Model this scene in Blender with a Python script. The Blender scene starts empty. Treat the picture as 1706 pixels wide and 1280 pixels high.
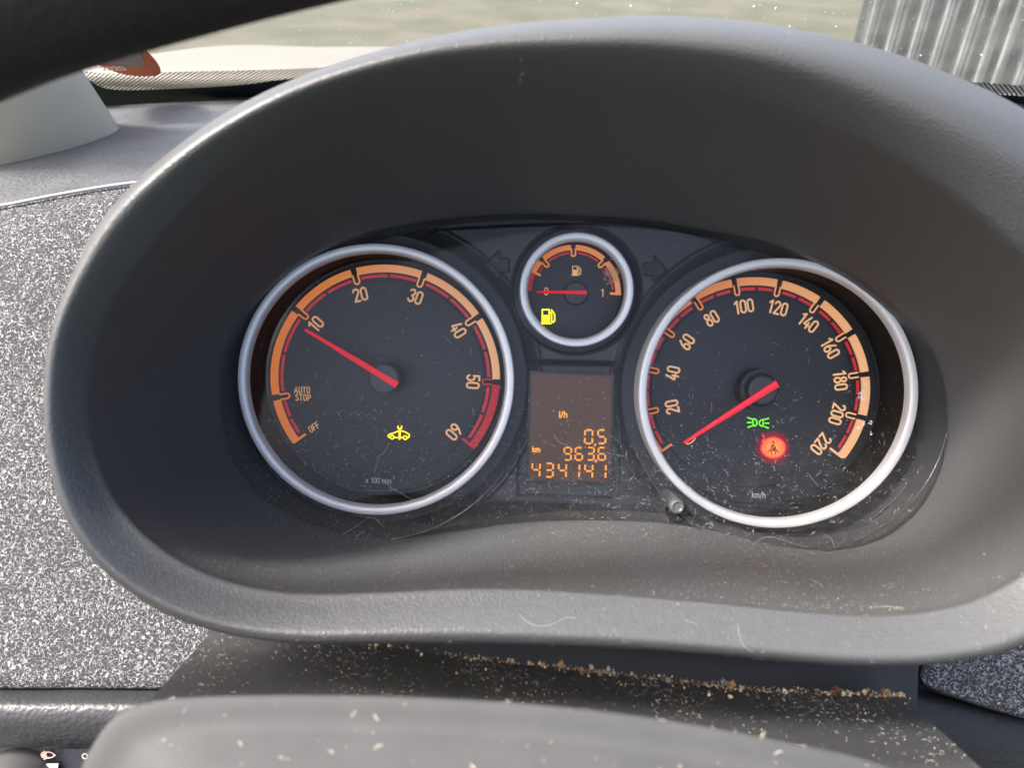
import bpy, math, random
import numpy as np
from mathutils import Matrix, Vector
random.seed(7); rng = np.random.default_rng(7)
R = math.radians
S = bpy.context.scene
COL = S.collection

# ------------------------------------------------------------------ camera
# "cluster frame": x right, y into the dashboard, z up the instrument face; camera sits D in front of it
D, F = 0.282, 1282.0
TILT = 30.0                                    # the instrument face leans back by this angle
ROLL = R(1.96)
n_ = Vector((-8, 60, -F)).normalized()
x_ = Vector((math.cos(ROLL), -math.sin(ROLL), 0)); x_ = (x_ - n_ * x_.dot(n_)).normalized()
z_ = x_.cross(n_)
Rcc = Matrix((x_, n_, z_))                     # rows: cluster axes in camera coords -> maps camera vec to cluster vec
BASE = Vector((-0.37, 0, 1.02))
W = Matrix.Translation(BASE) @ Matrix.Rotation(R(-TILT), 4, 'X')
WR = Matrix.Rotation(R(-TILT), 3, 'X')
cam_c = Vector((0, -D, 0))
cd = bpy.data.cameras.new('camera'); cam = bpy.data.objects.new('camera', cd); COL.objects.link(cam)
cam.matrix_world = W @ (Matrix.Translation(cam_c) @ Rcc.to_4x4())
cd.sensor_width = 36; cd.lens = F / 1706 * 36
cd.clip_start = 0.005; cd.clip_end = 400
cd.dof.use_dof = True; cd.dof.focus_distance = 0.345; cd.dof.aperture_fstop = cd.lens / 1.6
S.camera = cam
camW = cam.matrix_world.translation.copy()

# ------------------------------------------------------------------ light
SUN_DIR = Vector((-0.62, -0.17, 0.77)).normalized()     # towards the sun, world
w = bpy.data.worlds.new('World'); S.world = w; w.use_nodes = True
nt = w.node_tree; bg = nt.nodes['Background']
sky = nt.nodes.new('ShaderNodeTexSky'); sky.sky_type = 'NISHITA'; sky.sun_disc = False
sky.sun_elevation = math.asin(SUN_DIR.z); sky.sun_rotation = math.atan2(SUN_DIR.x, SUN_DIR.y)
sky.dust_density = 6.0; sky.air_density = 0.8; sky.ozone_density = 0.35
nt.links.new(sky.outputs[0], bg.inputs[0]); bg.inputs[1].default_value = 0.15
sd = bpy.data.lights.new('sun', 'SUN'); sd.energy = 2.2; sd.angle = R(9); sd.color = (1, 0.975, 0.95)
so = bpy.data.objects.new('sun', sd); COL.objects.link(so)
so.rotation_euler = (-SUN_DIR).to_track_quat('-Z', 'Y').to_euler(); so.location = (0, 0, 5)
S.view_settings.view_transform = 'Standard'; S.view_settings.look = 'None'
S.view_settings.exposure = 1.85; S.view_settings.gamma = 1
S.cycles.use_denoising = True
S.cycles.max_bounces = 10; S.cycles.transparent_max_bounces = 16
S.cycles.sample_clamp_indirect = 6

# ------------------------------------------------------------------ helpers
def ray(px, py):
    return (Rcc @ Vector((px - 853, 640 - py, -F)))
def at(px, py, y):
    d = ray(px, py); return cam_c + d * ((y + D) / d.y)
def at_plane(px, py, P, N):
    d = ray(px, py); return cam_c + d * ((P - cam_c).dot(N) / d.dot(N))
def cw(v):                                       # world vector (relative directions) -> cluster frame
    return WR.transposed() @ Vector(v)

ORG = {}
def props(o, label=None, cat=None, group=None, kind=None):
    if label: o['label'] = label
    if cat: o['category'] = cat
    if group: o['group'] = group
    if kind: o['kind'] = kind
    return o
def thing(name, label, cat, loc_c, group=None):
    o = bpy.data.objects.new(name, None); COL.objects.link(o)
    p = W @ Vector(loc_c); o.location = p; ORG[o.name] = p
    o.empty_display_size = 0.02
    return props(o, label, cat, group)

class MB:
    def __init__(s): s.v = []; s.f = []; s.m = []; s.n = 0
    def add(s, vs, fs, mi=0):
        b = s.n; s.v.extend([tuple(p) for p in vs]); s.n += len(vs)
        for f in fs: s.f.append(tuple(i + b for i in f)); s.m.append(mi)
    def build(s, name, mats, parent=None, smooth=False, world=False, label=None, cat=None, group=None, kind=None, uv=None):
        if not isinstance(mats, (list, tuple)): mats = [mats]
        P = np.array(s.v, dtype=np.float64)
        if not world:
            Mn = np.array(W); P = P @ Mn[:3, :3].T + Mn[:3, 3]
        if parent is not None: org = ORG[parent.name]
        else:
            org = Vector(((P[:, 0].min() + P[:, 0].max()) / 2, (P[:, 1].min() + P[:, 1].max()) / 2, P[:, 2].min()))
        P = P - np.array(org)
        me = bpy.data.meshes.new(name)
        me.from_pydata([], [], []) if False else None
        me.from_pydata(P.tolist(), [], s.f)
        for m in mats: me.materials.append(m)
        me.polygons.foreach_set('material_index', s.m)
        if smooth: me.polygons.foreach_set('use_smooth', [True] * len(s.f))
        if uv is not None:
            l = me.uv_layers.new(name='UVMap')
            idx = np.zeros(len(me.loops), dtype=np.int32); me.loops.foreach_get('vertex_index', idx)
            l.data.foreach_set('uv', np.array(uv, dtype=np.float32)[idx].ravel())
        me.update()
        o = bpy.data.objects.new(name, me); COL.objects.link(o)
        if parent is not None: o.parent = parent
        else: o.location = org
        ORG[o.name] = org
        return props(o, label, cat, group, kind)

def bevel(o, width, seg=2, angle=35):
    m = o.modifiers.new('Bevel', 'BEVEL'); m.width = width; m.segments = seg; m.limit_method = 'ANGLE'; m.angle_limit = R(angle)
    return o

KX = {}
def kx(c): return KX.get((round(c[0], 6), round(c[1], 6)), 1.0)
def lathe(mb, c, prof, n=96, mi=0, a0=0, a1=360):
    # prof: list of (r, y); axis along y through c=(x,z)
    full = abs(a1 - a0) >= 360; cnt = n if full else n + 1
    vs = []
    for i in range(cnt):
        a = R(a0 + (a1 - a0) * i / n)
        for r, y in prof: vs.append((c[0] + kx(c) * r * math.sin(a), y, c[1] + r * math.cos(a)))
    k = len(prof); fs = []
    for i in range(n):
        j = (i + 1) % cnt
        for q in range(k - 1): fs.append((i * k + q, i * k + q + 1, j * k + q + 1, j * k + q))
    mb.add(vs, fs, mi)

def prism(mb, pts, y0, y1, mi=0):
    # pts: 2D (x,z) polygon, extruded between y0 (front, towards the camera) and y1
    n = len(pts)
    ar = sum(pts[i][0] * pts[(i + 1) % n][1] - pts[(i + 1) % n][0] * pts[i][1] for i in range(n))
    if ar < 0: pts = pts[::-1]
    vs = [(p[0], y0, p[1]) for p in pts] + [(p[0], y1, p[1]) for p in pts]
    mb.add(vs, [tuple(range(n))] + [(i, i + n, (i + 1) % n + n, (i + 1) % n) for i in range(n)], mi)

def ribbon(mb, pts, wd, y, closed=False, cap=True, mi=0):
    P = [Vector((p[0], p[1])) for p in pts]
    if closed and (P[0] - P[-1]).length < 1e-9: P.pop()
    n = len(P); L = []; Rr = []
    for i in range(n):
        a = P[(i - 1) % n] if (closed or i > 0) else None
        b = P[(i + 1) % n] if (closed or i < n - 1) else None
        if a is None: t = (b - P[i]).normalized(); k = 1
        elif b is None: t = (P[i] - a).normalized(); k = 1
        else:
            t1 = (P[i] - a).normalized(); t2 = (b - P[i]).normalized(); t = (t1 + t2)
            t = t.normalized() if t.length > 1e-6 else t1
            k = 1 / max(0.5, t.dot(t1))
        nn = Vector((-t.y, t.x)) * (wd / 2 * k)
        L.append(P[i] + nn); Rr.append(P[i] - nn)
    vs = [(p.x, y, p.y) for p in L] + [(p.x, y, p.y) for p in Rr]
    m = n if closed else n - 1
    mb.add(vs, [(i + n, (i + 1) % n + n, (i + 1) % n, i) for i in range(m)], mi)
    if cap and not closed:
        for e, q in ((0, 1), (n - 1, n - 2)):
            t = (P[e] - P[q]).normalized(); nn = Vector((-t.y, t.x))
            vs = [(P[e].x + (nn.x * math.cos(a) + t.x * math.sin(a)) * wd / 2, y, P[e].y + (nn.y * math.cos(a) + t.y * math.sin(a)) * wd / 2)
                  for a in [math.pi * j / 8 for j in range(9)]]
            mb.add(vs, [tuple(range(9))[::-1]], mi)

def A(cx, cy, rx, ry, a0, a1, n=14):
    return [(cx + rx * math.cos(R(a0 + (a1 - a0) * i / n)), cy + ry * math.sin(R(a0 + (a1 - a0) * i / n))) for i in range(n + 1)]
G = {
 '0': (.5, [A(.25, .74, .19, .2, 0, 180) + A(.25, .26, .19, .2, 180, 360)], [1]),
 '1': (.42, [[(.29, .05), (.29, .94)], [(.27, .92), (.1, .77)]], [0, 0]),
 '2': (.5, [A(.25, .745, .19, .2, 172, -25) + [(.09, .07)], [(.08, .06), (.45, .06)]], [0, 0]),
 '3': (.5, [A(.25, .745, .18, .2, 155, -75), A(.25, .275, .19, .22, 82, -160)], [0, 0]),
 '4': (.5, [[(.29, .94), (.07, .3)], [(.07, .29), (.46, .29)], [(.35, .5), (.35, .05)]], [0, 0, 0]),
 '5': (.5, [[(.42, .94), (.12, .94)], [(.11, .93), (.1, .55)] + A(.25, .32, .19, .27, 120, -155)], [0, 0]),
 '6': (.5, [A(.25, .28, .19, .23, 0, 360)[:-1], [(.065, .3), (.08, .45), (.14, .62), (.33, .94)]], [1, 0]),
 '8': (.5, [A(.25, .76, .16, .18, 0, 360)[:-1], A(.25, .29, .19, .235, 0, 360)[:-1]], [1, 1]),
 '9': (.5, [A(.25, .72, .19, .23, 0, 360)[:-1], [(.435, .7), (.42, .55), (.36, .38), (.17, .06)]], [1, 0]),
 'A': (.52, [[(.05, .05), (.26, .94), (.47, .05)], [(.13, .3), (.39, .3)]], [0, 0]),
 'U': (.5, [[(.07, .94), (.07, .26)] + A(.25, .25, .18, .2, 180, 360)[1:-1] + [(.43, .26), (.43, .94)]], [0]),
 'T': (.46, [[(.04, .94), (.42, .94)], [(.23, .9), (.23, .05)]], [0, 0]),
 'O': (.52, [A(.26, .7, .19, .24, 0, 180) + A(.26, .3, .19, .24, 180, 360)], [1]),
 'S': (.48, [A(.24, .73, .17, .21, 30, 200) + A(.24, .27, .18, .21, 60, -150)], [0]),
 'P': (.48, [[(.07, .05), (.07, .94)], [(.09, .94), (.25, .94)] + A(.26, .7, .17, .24, 90, -90) + [(.09, .46)]], [0, 0]),
 'F': (.46, [[(.07, .05), (.07, .94)], [(.09, .94), (.42, .94)], [(.09, .52), (.36, .52)]], [0, 0, 0]),
 'x': (.46, [[(.05, .05), (.4, .66)], [(.05, .66), (.4, .05)]], [0, 0]),
 'm': (.74, [[(.07, .05), (.07, .66)], A(.22, .5, .14, .17, 170, 0) + [(.36, .05)], A(.51, .5, .14, .17, 170, 0) + [(.65, .05)]], [0, 0, 0]),
 'n': (.5, [[(.07, .05), (.07, .66)], A(.25, .48, .17, .19, 170, 0) + [(.42, .05)]], [0, 0]),
 'i': (.2, [[(.1, .05), (.1, .66)], [(.1, .86), (.1, .92)]], [0, 0]),
 'k': (.46, [[(.07, .05), (.07, .94)], [(.1, .32), (.4, .66)], [(.18, .4), (.42, .05)]], [0, 0, 0]),
 'h': (.5, [[(.07, .05), (.07, .94)], A(.25, .48, .17, .19, 170, 0) + [(.42, .05)]], [0, 0]),
 'l': (.2, [[(.1, .05), (.1, .94)]], [0]),
 '/': (.36, [[(.03, .0), (.32, 1.0)]], [0]),
 '-': (.3, [[(.04, .4), (.26, .4)]], [0]),
 ' ': (.28, [], []),
}
def text(mb, s, c, h, rot, y, sw=.145, gap=.06, sx=1.0, mi=0):
    # centred at c=(x,z); rot = clockwise degrees
    tot = sum(G[ch][0] + gap for ch in s) - gap; x = -tot / 2
    ca, sa = math.cos(R(rot)), math.sin(R(rot)); k = 0
    for ch in s:
        wd, st, cl = G[ch]
        for pts, c_ in zip(st, cl):
            q = []
            for (u, v) in pts:
                a = (x + u) * h * sx; b = (v - .5) * h
                q.append((c[0] + a * ca + b * sa, c[1] - a * sa + b * ca))
            ribbon(mb, q, sw * h, y - k * 1.5e-5, closed=bool(c_), mi=mi); k += 1
        x += wd + gap

def cr(pts, n=12, closed=False):
    # Catmull-Rom through n-dimensional points
    P = np.array(pts, float); m = len(P); out = []
    seg = m if closed else m - 1
    for i in range(seg):
        if closed: p0, p1, p2, p3 = P[(i - 1) % m], P[i], P[(i + 1) % m], P[(i + 2) % m]
        else:
            p1, p2 = P[i], P[i + 1]; p0 = P[i - 1] if i > 0 else 2 * p1 - p2; p3 = P[i + 2] if i + 2 < m else 2 * p2 - p1
        for j in range(n):
            t = j / n
            out.append(.5 * ((2 * p1) + (-p0 + p2) * t + (2 * p0 - 5 * p1 + 4 * p2 - p3) * t * t + (-p0 + 3 * p1 - 3 * p2 + p3) * t ** 3))
    if not closed: out.append(P[-1])
    return np.array(out)

def patch(mb, rows, nu=10, nv=10, mi=0, lin=False):
    # rows of control points (cluster frame) with equal counts -> smooth surface; returns grid for uv
    Rw = [cr(r, nu) for r in rows]
    if lin:
        cols = [np.concatenate([np.array([Rw[i][j] + (Rw[i + 1][j] - Rw[i][j]) * k / nv for k in range(nv)]) for i in range(len(Rw) - 1)] + [Rw[-1][j][None]]) for j in range(len(Rw[0]))]
    else: cols = [cr([Rw[i][j] for i in range(len(Rw))], nv) for j in range(len(Rw[0]))]
    g = np.array(cols)                                  # [u][v]
    U, V = g.shape[:2]
    mb.add(g.reshape(-1, 3).tolist(), [(i * V + j, i * V + j + 1, (i + 1) * V + j + 1, (i + 1) * V + j) for i in range(U - 1) for j in range(V - 1)], mi)
    return g
def PX(lst): return [tuple(at(a, b, y)) for a, b, y in lst]

def tube(mb, pts, r, n=10, mi=0, cap=True):
    P = [Vector(p) for p in pts]; k = len(P); vs = []
    rr = r if isinstance(r, (list, tuple)) else [r] * k
    up = Vector((.13, .2, .97))
    for i in range(k):
        t = (P[min(i + 1, k - 1)] - P[max(i - 1, 0)]).normalized()
        a = t.cross(up).normalized(); b = a.cross(t)
        for j in range(n):
            q = 2 * math.pi * j / n; vs.append(P[i] + (a * math.cos(q) + b * math.sin(q)) * rr[i])
    fs = [(i * n + j, i * n + (j + 1) % n, (i + 1) * n + (j + 1) % n, (i + 1) * n + j) for i in range(k - 1) for j in range(n)]
    if cap: fs += [tuple(range(n))[::-1], tuple((k - 1) * n + j for j in range(n))]
    mb.add(vs, fs, mi)

# ------------------------------------------------------------------ materials
def lin(r, g, b):
    f = lambda c: ((c / 255 + .055) / 1.055) ** 2.4 if c / 255 > .04045 else c / 255 / 12.92
    return (f(r), f(g), f(b), 1)
def mat(name, col, rough=.5, metal=0, spec=.5, emis=None, estr=0, bump=None, vary=None, coat=0):
    """bump: list of (kind, scale, distance) ; vary: (scale, amount)"""
    m = bpy.data.materials.new(name); m.use_nodes = True; t = m.node_tree; N = t.nodes; Lk = t.links
    b = N['Principled BSDF']; b.inputs['Base Color'].default_value = col
    b.inputs['Roughness'].default_value = rough; b.inputs['Metallic'].default_value = metal
    b.inputs['Specular IOR Level'].default_value = spec; b.inputs['Coat Weight'].default_value = coat
    if emis: b.inputs['Emission Color'].default_value = emis; b.inputs['Emission Strength'].default_value = estr
    tc = N.new('ShaderNodeTexCoord'); prev = None
    for kind, sc, dist in (bump or []):
        if kind == 'noise':
            x = N.new('ShaderNodeTexNoise'); x.inputs['Scale'].default_value = sc; x.inputs['Detail'].default_value = 3; out = x.outputs[0]
        else:
            x = N.new('ShaderNodeTexVoronoi'); x.inputs['Scale'].default_value = sc; x.feature = 'SMOOTH_F1'; out = x.outputs['Distance']
        Lk.new(tc.outputs['Object'], x.inputs['Vector'])
        bp = N.new('ShaderNodeBump'); bp.inputs['Strength'].default_value = 1; bp.inputs['Distance'].default_value = dist
        Lk.new(out, bp.inputs['Height'])
        if prev: Lk.new(prev.outputs[0], bp.inputs['Normal'])
        prev = bp
    if prev: Lk.new(prev.outputs[0], b.inputs['Normal'])
    if vary:
        x = N.new('ShaderNodeTexNoise'); x.inputs['Scale'].default_value = vary[0]; x.inputs['Detail'].default_value = 5
        Lk.new(tc.outputs['Object'], x.inputs['Vector'])
        mr = N.new('ShaderNodeMapRange'); mr.inputs[1].default_value = .3; mr.inputs[2].default_value = .7
        mr.inputs[3].default_value = 1 - vary[1]; mr.inputs[4].default_value = 1 + vary[1]
        Lk.new(x.outputs[0], mr.inputs[0])
        hv = N.new('ShaderNodeHueSaturation'); hv.inputs['Color'].default_value = col; Lk.new(mr.outputs[0], hv.inputs['Value'])
        Lk.new(hv.outputs[0], b.inputs['Base Color'])
        mr2 = N.new('ShaderNodeMapRange'); mr2.inputs[1].default_value = .3; mr2.inputs[2].default_value = .7
        mr2.inputs[3].default_value = max(0, rough - .08); mr2.inputs[4].default_value = min(1, rough + .08)
        Lk.new(x.outputs[0], mr2.inputs[0]); Lk.new(mr2.outputs[0], b.inputs['Roughness'])
    m['b'] = 1
    return m

def dusty(name, col, dust, rough=.5, bump=None, amount=.5, up=(0, 0, 1), scale=60, lo=.0, hi=.9, spec=.5):
    """dark moulded plastic with a film of dust lying on what faces up"""
    m = mat(name, col, rough, bump=bump, spec=spec); t = m.node_tree; N = t.nodes; Lk = t.links; b = N['Principled BSDF']
    g = N.new('ShaderNodeNewGeometry'); dp = N.new('ShaderNodeVectorMath'); dp.operation = 'DOT_PRODUCT'
    Lk.new(g.outputs['Normal'], dp.inputs[0]); dp.inputs[1].default_value = Vector(up).normalized()
    mr = N.new('ShaderNodeMapRange'); mr.inputs[1].default_value = lo; mr.inputs[2].default_value = hi; mr.interpolation_type = 'SMOOTHSTEP'
    Lk.new(dp.outputs['Value'], mr.inputs[0])
    tc = N.new('ShaderNodeTexCoord'); x = N.new('ShaderNodeTexNoise'); x.inputs['Scale'].default_value = scale; x.inputs['Detail'].default_value = 8
    x.inputs['Roughness'].default_value = .7
    Lk.new(tc.outputs['Object'], x.inputs['Vector'])
    m2 = N.new('ShaderNodeMapRange'); m2.inputs[1].default_value = .35; m2.inputs[2].default_value = .65; m2.inputs[3].default_value = .55; m2.inputs[4].default_value = 1.0
    Lk.new(x.outputs[0], m2.inputs[0])
    mu = N.new('ShaderNodeMath'); mu.operation = 'MULTIPLY'; Lk.new(mr.outputs[0], mu.inputs[0]); Lk.new(m2.outputs[0], mu.inputs[1])
    m3 = N.new('ShaderNodeMath'); m3.operation = 'MULTIPLY'; Lk.new(mu.outputs[0], m3.inputs[0]); m3.inputs[1].default_value = amount
    mx = N.new('ShaderNodeMix'); mx.data_type = 'RGBA'; Lk.new(m3.outputs[0], mx.inputs[0])
    mx.inputs[6].default_value = col; mx.inputs[7].default_value = dust
    Lk.new(mx.outputs[2], b.inputs['Base Color'])
    return m

GR = [('noise', 1500, .00014), ('voronoi', 1500, .00012)]
M = {}
M['hood'] = dusty('hood_plastic', (.074, .077, .078, 1), (.20, .202, .20, 1), .38, GR, amount=.30, up=(0, .45, .89), lo=.40, hi=1.0, scale=420)
M['plate'] = mat('plate_plastic', (.028, .029, .032, 1), .5, bump=[('voronoi', 1500, .00008)])
M['black'] = mat('black_plastic', (.006, .006, .008, 1), .5)
M['dark'] = mat('dark_plastic', (.014, .015, .018, 1), .55, bump=[('noise', 1800, .0001)])
M['barrel'] = mat('barrel_gloss', (.004, .004, .0042, 1), .6, spec=.1)
M['silver'] = mat('satin_silver', (.86, .86, .85, 1), .30, metal=.2)
M['face'] = mat('dial_face', (.012, .012, .013, 1), .45, bump=[('noise', 3000, .00003)])
OR = lin(255, 170, 80)
def backlit(name, x0):
    m = mat(name, lin(212, 155, 108), .5); t = m.node_tree; N = t.nodes; Lk = t.links; b = N['Principled BSDF']
    tc = N.new('ShaderNodeTexCoord'); sp = N.new('ShaderNodeSeparateXYZ'); Lk.new(tc.outputs['Object'], sp.inputs[0])
    g = N.new('ShaderNodeMapRange'); g.inputs[1].default_value = x0 - .042; g.inputs[2].default_value = x0 + .040; Lk.new(sp.outputs[0], g.inputs[0])
    r = N.new('ShaderNodeValToRGB'); r.color_ramp.elements[0].color = lin(255, 118, 0); r.color_ramp.elements[1].color = lin(255, 178, 110); Lk.new(g.outputs[0], r.inputs[0])
    Lk.new(r.outputs[0], b.inputs['Emission Color']); b.inputs['Emission Strength'].default_value = .11
    r2_ = N.new('ShaderNodeValToRGB'); r2_.color_ramp.elements[0].color = lin(222, 142, 58); r2_.color_ramp.elements[1].color = lin(238, 192, 146); Lk.new(g.outputs[0], r2_.inputs[0]); Lk.new(r2_.outputs[0], b.inputs['Base Color']); return m  # daylight wash painted into the band colour, amber at left to cream at right
M['orange'] = None
M['amber_text'] = mat('backlit_numerals', lin(248, 205, 150), .5, emis=lin(255, 165, 70), estr=.08)
M['redmark'] = mat('red_marks', lin(205, 45, 52), .5, emis=lin(235, 20, 30), estr=.07)
M['redband'] = mat('red_band', lin(205, 36, 48), .5, emis=lin(230, 15, 30), estr=.05)
M['needle'] = mat('needle_red', lin(245, 35, 55), .4, emis=lin(255, 20, 45), estr=.10)
M['tick'] = mat('tick_black', (.008, .008, .008, 1), .5)
M['white_print'] = mat('grey_print', (.55, .55, .55, 1), .5)
M['cap'] = mat('needle_cap', (.03, .03, .033, 1), .42, bump=[('voronoi', 2500, .00006)])
M['cap_grey'] = mat('needle_cap_grey', (.075, .075, .08, 1), .5, bump=[('voronoi', 2500, .00006)])
M['lcd'] = mat('lcd_glass', lin(30, 18, 10), .3, emis=lin(120, 78, 34), estr=.085)
M['lcdseg'] = mat('lcd_segment', lin(255, 170, 60), .5, emis=lin(255, 150, 30), estr=.22)
M['lcdframe'] = mat('lcd_frame', (.02, .021, .023, 1), .45)
M['yellow'] = mat('lit_yellow', lin(255, 235, 0), .5, emis=lin(255, 235, 0), estr=.38)
M['green'] = mat('lit_green', lin(110, 240, 20), .5, emis=lin(110, 245, 10), estr=.28)
M['redlamp'] = mat('lit_red', lin(255, 90, 40), .5, emis=lin(255, 85, 30), estr=.42)
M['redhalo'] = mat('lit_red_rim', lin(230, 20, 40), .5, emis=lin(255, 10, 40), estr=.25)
M['darkred'] = mat('symbol_red', lin(110, 0, 15), .5, emis=lin(190, 0, 20), estr=.04)
M['dust'] = mat('dust_white', (.62, .60, .56, 1), .8)
M['dusty'] = mat('dust_tan', (.42, .37, .27, 1), .8)
M['crumb1'] = mat('crumb_cream', lin(225, 208, 175), .8)
M['crumb2'] = mat('crumb_tan', lin(178, 142, 98), .8)
M['crumb3'] = mat('crumb_brown', lin(112, 74, 52), .8)
M['crumb4'] = mat('crumb_grey', lin(150, 150, 140), .8)
M['cover'] = dusty('column_cover_plastic', (.026, .026, .028, 1), (.17, .172, .17, 1), .5, [('noise', 2200, .00012)], amount=.35, up=(0, -.4, 1), lo=.2, hi=.95, scale=150)
M['hub'] = dusty('wheel_hub_plastic', (.040, .041, .042, 1), (.10, .10, .098, 1), .8, [('noise', 1800, .0001)], amount=.4, up=(0, -.3, 1), lo=.2, hi=.95, scale=90)
M['rim'] = mat('wheel_rim_leather', (.009, .009, .011, 1), .6, bump=[('voronoi', 900, .0002)])
M['dash'] = mat('dash_top_plastic', (.105, .108, .112, 1), .45, bump=[('noise', 600, .0008), ('voronoi', 420, .0006)], vary=(30, .12))
M['pad'] = mat('leather_grain', (.035, .036, .04, 1), .42, bump=[('voronoi', 620, .0003)])
M['pillar'] = mat('pillar_trim', (.48, .445, .35, 1), .62, bump=[('noise', 1500, .00008)])
M['bonnet'] = mat('bonnet_paint', (.19, .18, .145, 1), .4, vary=(3, .06))
M['frit'] = mat('frit_black', (.006, .012, .018, 1), .7, spec=.15)
M['fin'] = mat('vent_fin', (.16, .165, .17, 1), .4)
M['headliner'] = mat('headliner', (.25, .24, .22, 1), .9)
M['icon'] = mat('switch_print', lin(245, 205, 185), .5)
M['seam'] = mat('glossy_lens_edge', (.05, .055, .06, 1), .15)

# worm-grain panel: pale raised squiggles on a dark ground
def worm_mat():
    m = mat('worm_grain', (.1, .1, .1, 1), .75, spec=.2); t = m.node_tree; N = t.nodes; Lk = t.links; b = N['Principled BSDF']
    tc = N.new('ShaderNodeTexCoord'); x = N.new('ShaderNodeTexNoise'); x.inputs['Scale'].default_value = 700; x.inputs['Detail'].default_value = 1.5
    x.inputs['Distortion'].default_value = .6
    Lk.new(tc.outputs['Object'], x.inputs['Vector'])
    s = N.new('ShaderNodeMath'); s.operation = 'SUBTRACT'; Lk.new(x.outputs[0], s.inputs[0]); s.inputs[1].default_value = .5
    a = N.new('ShaderNodeMath'); a.operation = 'ABSOLUTE'; Lk.new(s.outputs[0], a.inputs[0])
    r = N.new('ShaderNodeMapRange'); r.interpolation_type = 'SMOOTHSTEP'
    r.inputs[1].default_value = .015; r.inputs[2].default_value = .065; r.inputs[3].default_value = 1; r.inputs[4].default_value = 0
    Lk.new(a.outputs[0], r.inputs[0])
    mx = N.new('ShaderNodeMix'); mx.data_type = 'RGBA'; Lk.new(r.outputs[0], mx.inputs[0])
    mx.inputs[6].default_value = (.040, .040, .046, 1); mx.inputs[7].default_value = (.34, .34, .338, 1)
    Lk.new(mx.outputs[2], b.inputs['Base Color'])
    bp = N.new('ShaderNodeBump'); bp.inputs['Distance'].default_value = .0005; bp.inputs['Strength'].default_value = 1
    Lk.new(r.outputs[0], bp.inputs['Height']); Lk.new(bp.outputs[0], b.inputs['Normal'])
    return m
M['worm'] = worm_mat()

def glass_mat(name, film_col, film_lo, film_hi, scale, grad=None, refl=.5, streak=None):
    """thin clear sheet: mostly see-through, Fresnel reflection, plus a film of dust"""
    m = bpy.data.materials.new(name); m.use_nodes = True; t = m.node_tree; N = t.nodes; Lk = t.links
    N.remove(N['Principled BSDF']); out = N['Material Output']
    tr = N.new('ShaderNodeBsdfTransparent'); gl = N.new('ShaderNodeBsdfGlossy'); gl.inputs['Roughness'].default_value = .06
    fr = N.new('ShaderNodeFresnel'); fr.inputs[0].default_value = 1.45
    mf = N.new('ShaderNodeMath'); mf.operation = 'MULTIPLY'; mf.inputs[1].default_value = refl; Lk.new(fr.outputs[0], mf.inputs[0])
    m1 = N.new('ShaderNodeMixShader'); Lk.new(mf.outputs[0], m1.inputs[0]); Lk.new(tr.outputs[0], m1.inputs[1]); Lk.new(gl.outputs[0], m1.inputs[2])
    df = N.new('ShaderNodeBsdfDiffuse'); df.inputs[0].default_value = film_col
    tl = N.new('ShaderNodeBsdfTranslucent'); tl.inputs[0].default_value = film_col
    ad = N.new('ShaderNodeMixShader'); ad.inputs[0].default_value = .5; Lk.new(df.outputs[0], ad.inputs[1]); Lk.new(tl.outputs[0], ad.inputs[2])
    tc = N.new('ShaderNodeTexCoord'); x = N.new('ShaderNodeTexNoise'); x.inputs['Scale'].default_value = scale; x.inputs['Detail'].default_value = 8; x.inputs['Roughness'].default_value = .7
    mp = N.new('ShaderNodeMapping'); Lk.new(tc.outputs['Object'], mp.inputs[0]); Lk.new(mp.outputs[0], x.inputs['Vector'])
    if streak: mp.inputs['Scale'].default_value = streak
    mr = N.new('ShaderNodeMapRange'); mr.inputs[1].default_value = .35; mr.inputs[2].default_value = .7; mr.inputs[3].default_value = film_lo; mr.inputs[4].default_value = film_hi
    Lk.new(x.outputs[0], mr.inputs[0]); f = mr.outputs[0]
    if grad:                                             # dust settles on the lower part of the sheet (object z)
        sp = N.new('ShaderNodeSeparateXYZ'); Lk.new(tc.outputs['Object'], sp.inputs[0])
        g = N.new('ShaderNodeMapRange'); g.interpolation_type = 'SMOOTHSTEP'; g.inputs[1].default_value = grad[0]; g.inputs[2].default_value = grad[1]; g.inputs[3].default_value = 1; g.inputs[4].default_value = grad[2]
        Lk.new(sp.outputs[2], g.inputs[0])
        mm = N.new('ShaderNodeMath'); mm.operation = 'MULTIPLY'; Lk.new(f, mm.inputs[0]); Lk.new(g.outputs[0], mm.inputs[1]); f = mm.outputs[0]
    m2 = N.new('ShaderNodeMixShader'); Lk.new(f, m2.inputs[0]); Lk.new(m1.outputs[0], m2.inputs[1]); Lk.new(ad.outputs[0], m2.inputs[2])
    Lk.new(m2.outputs[0], out.inputs[0])
    return m

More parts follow.
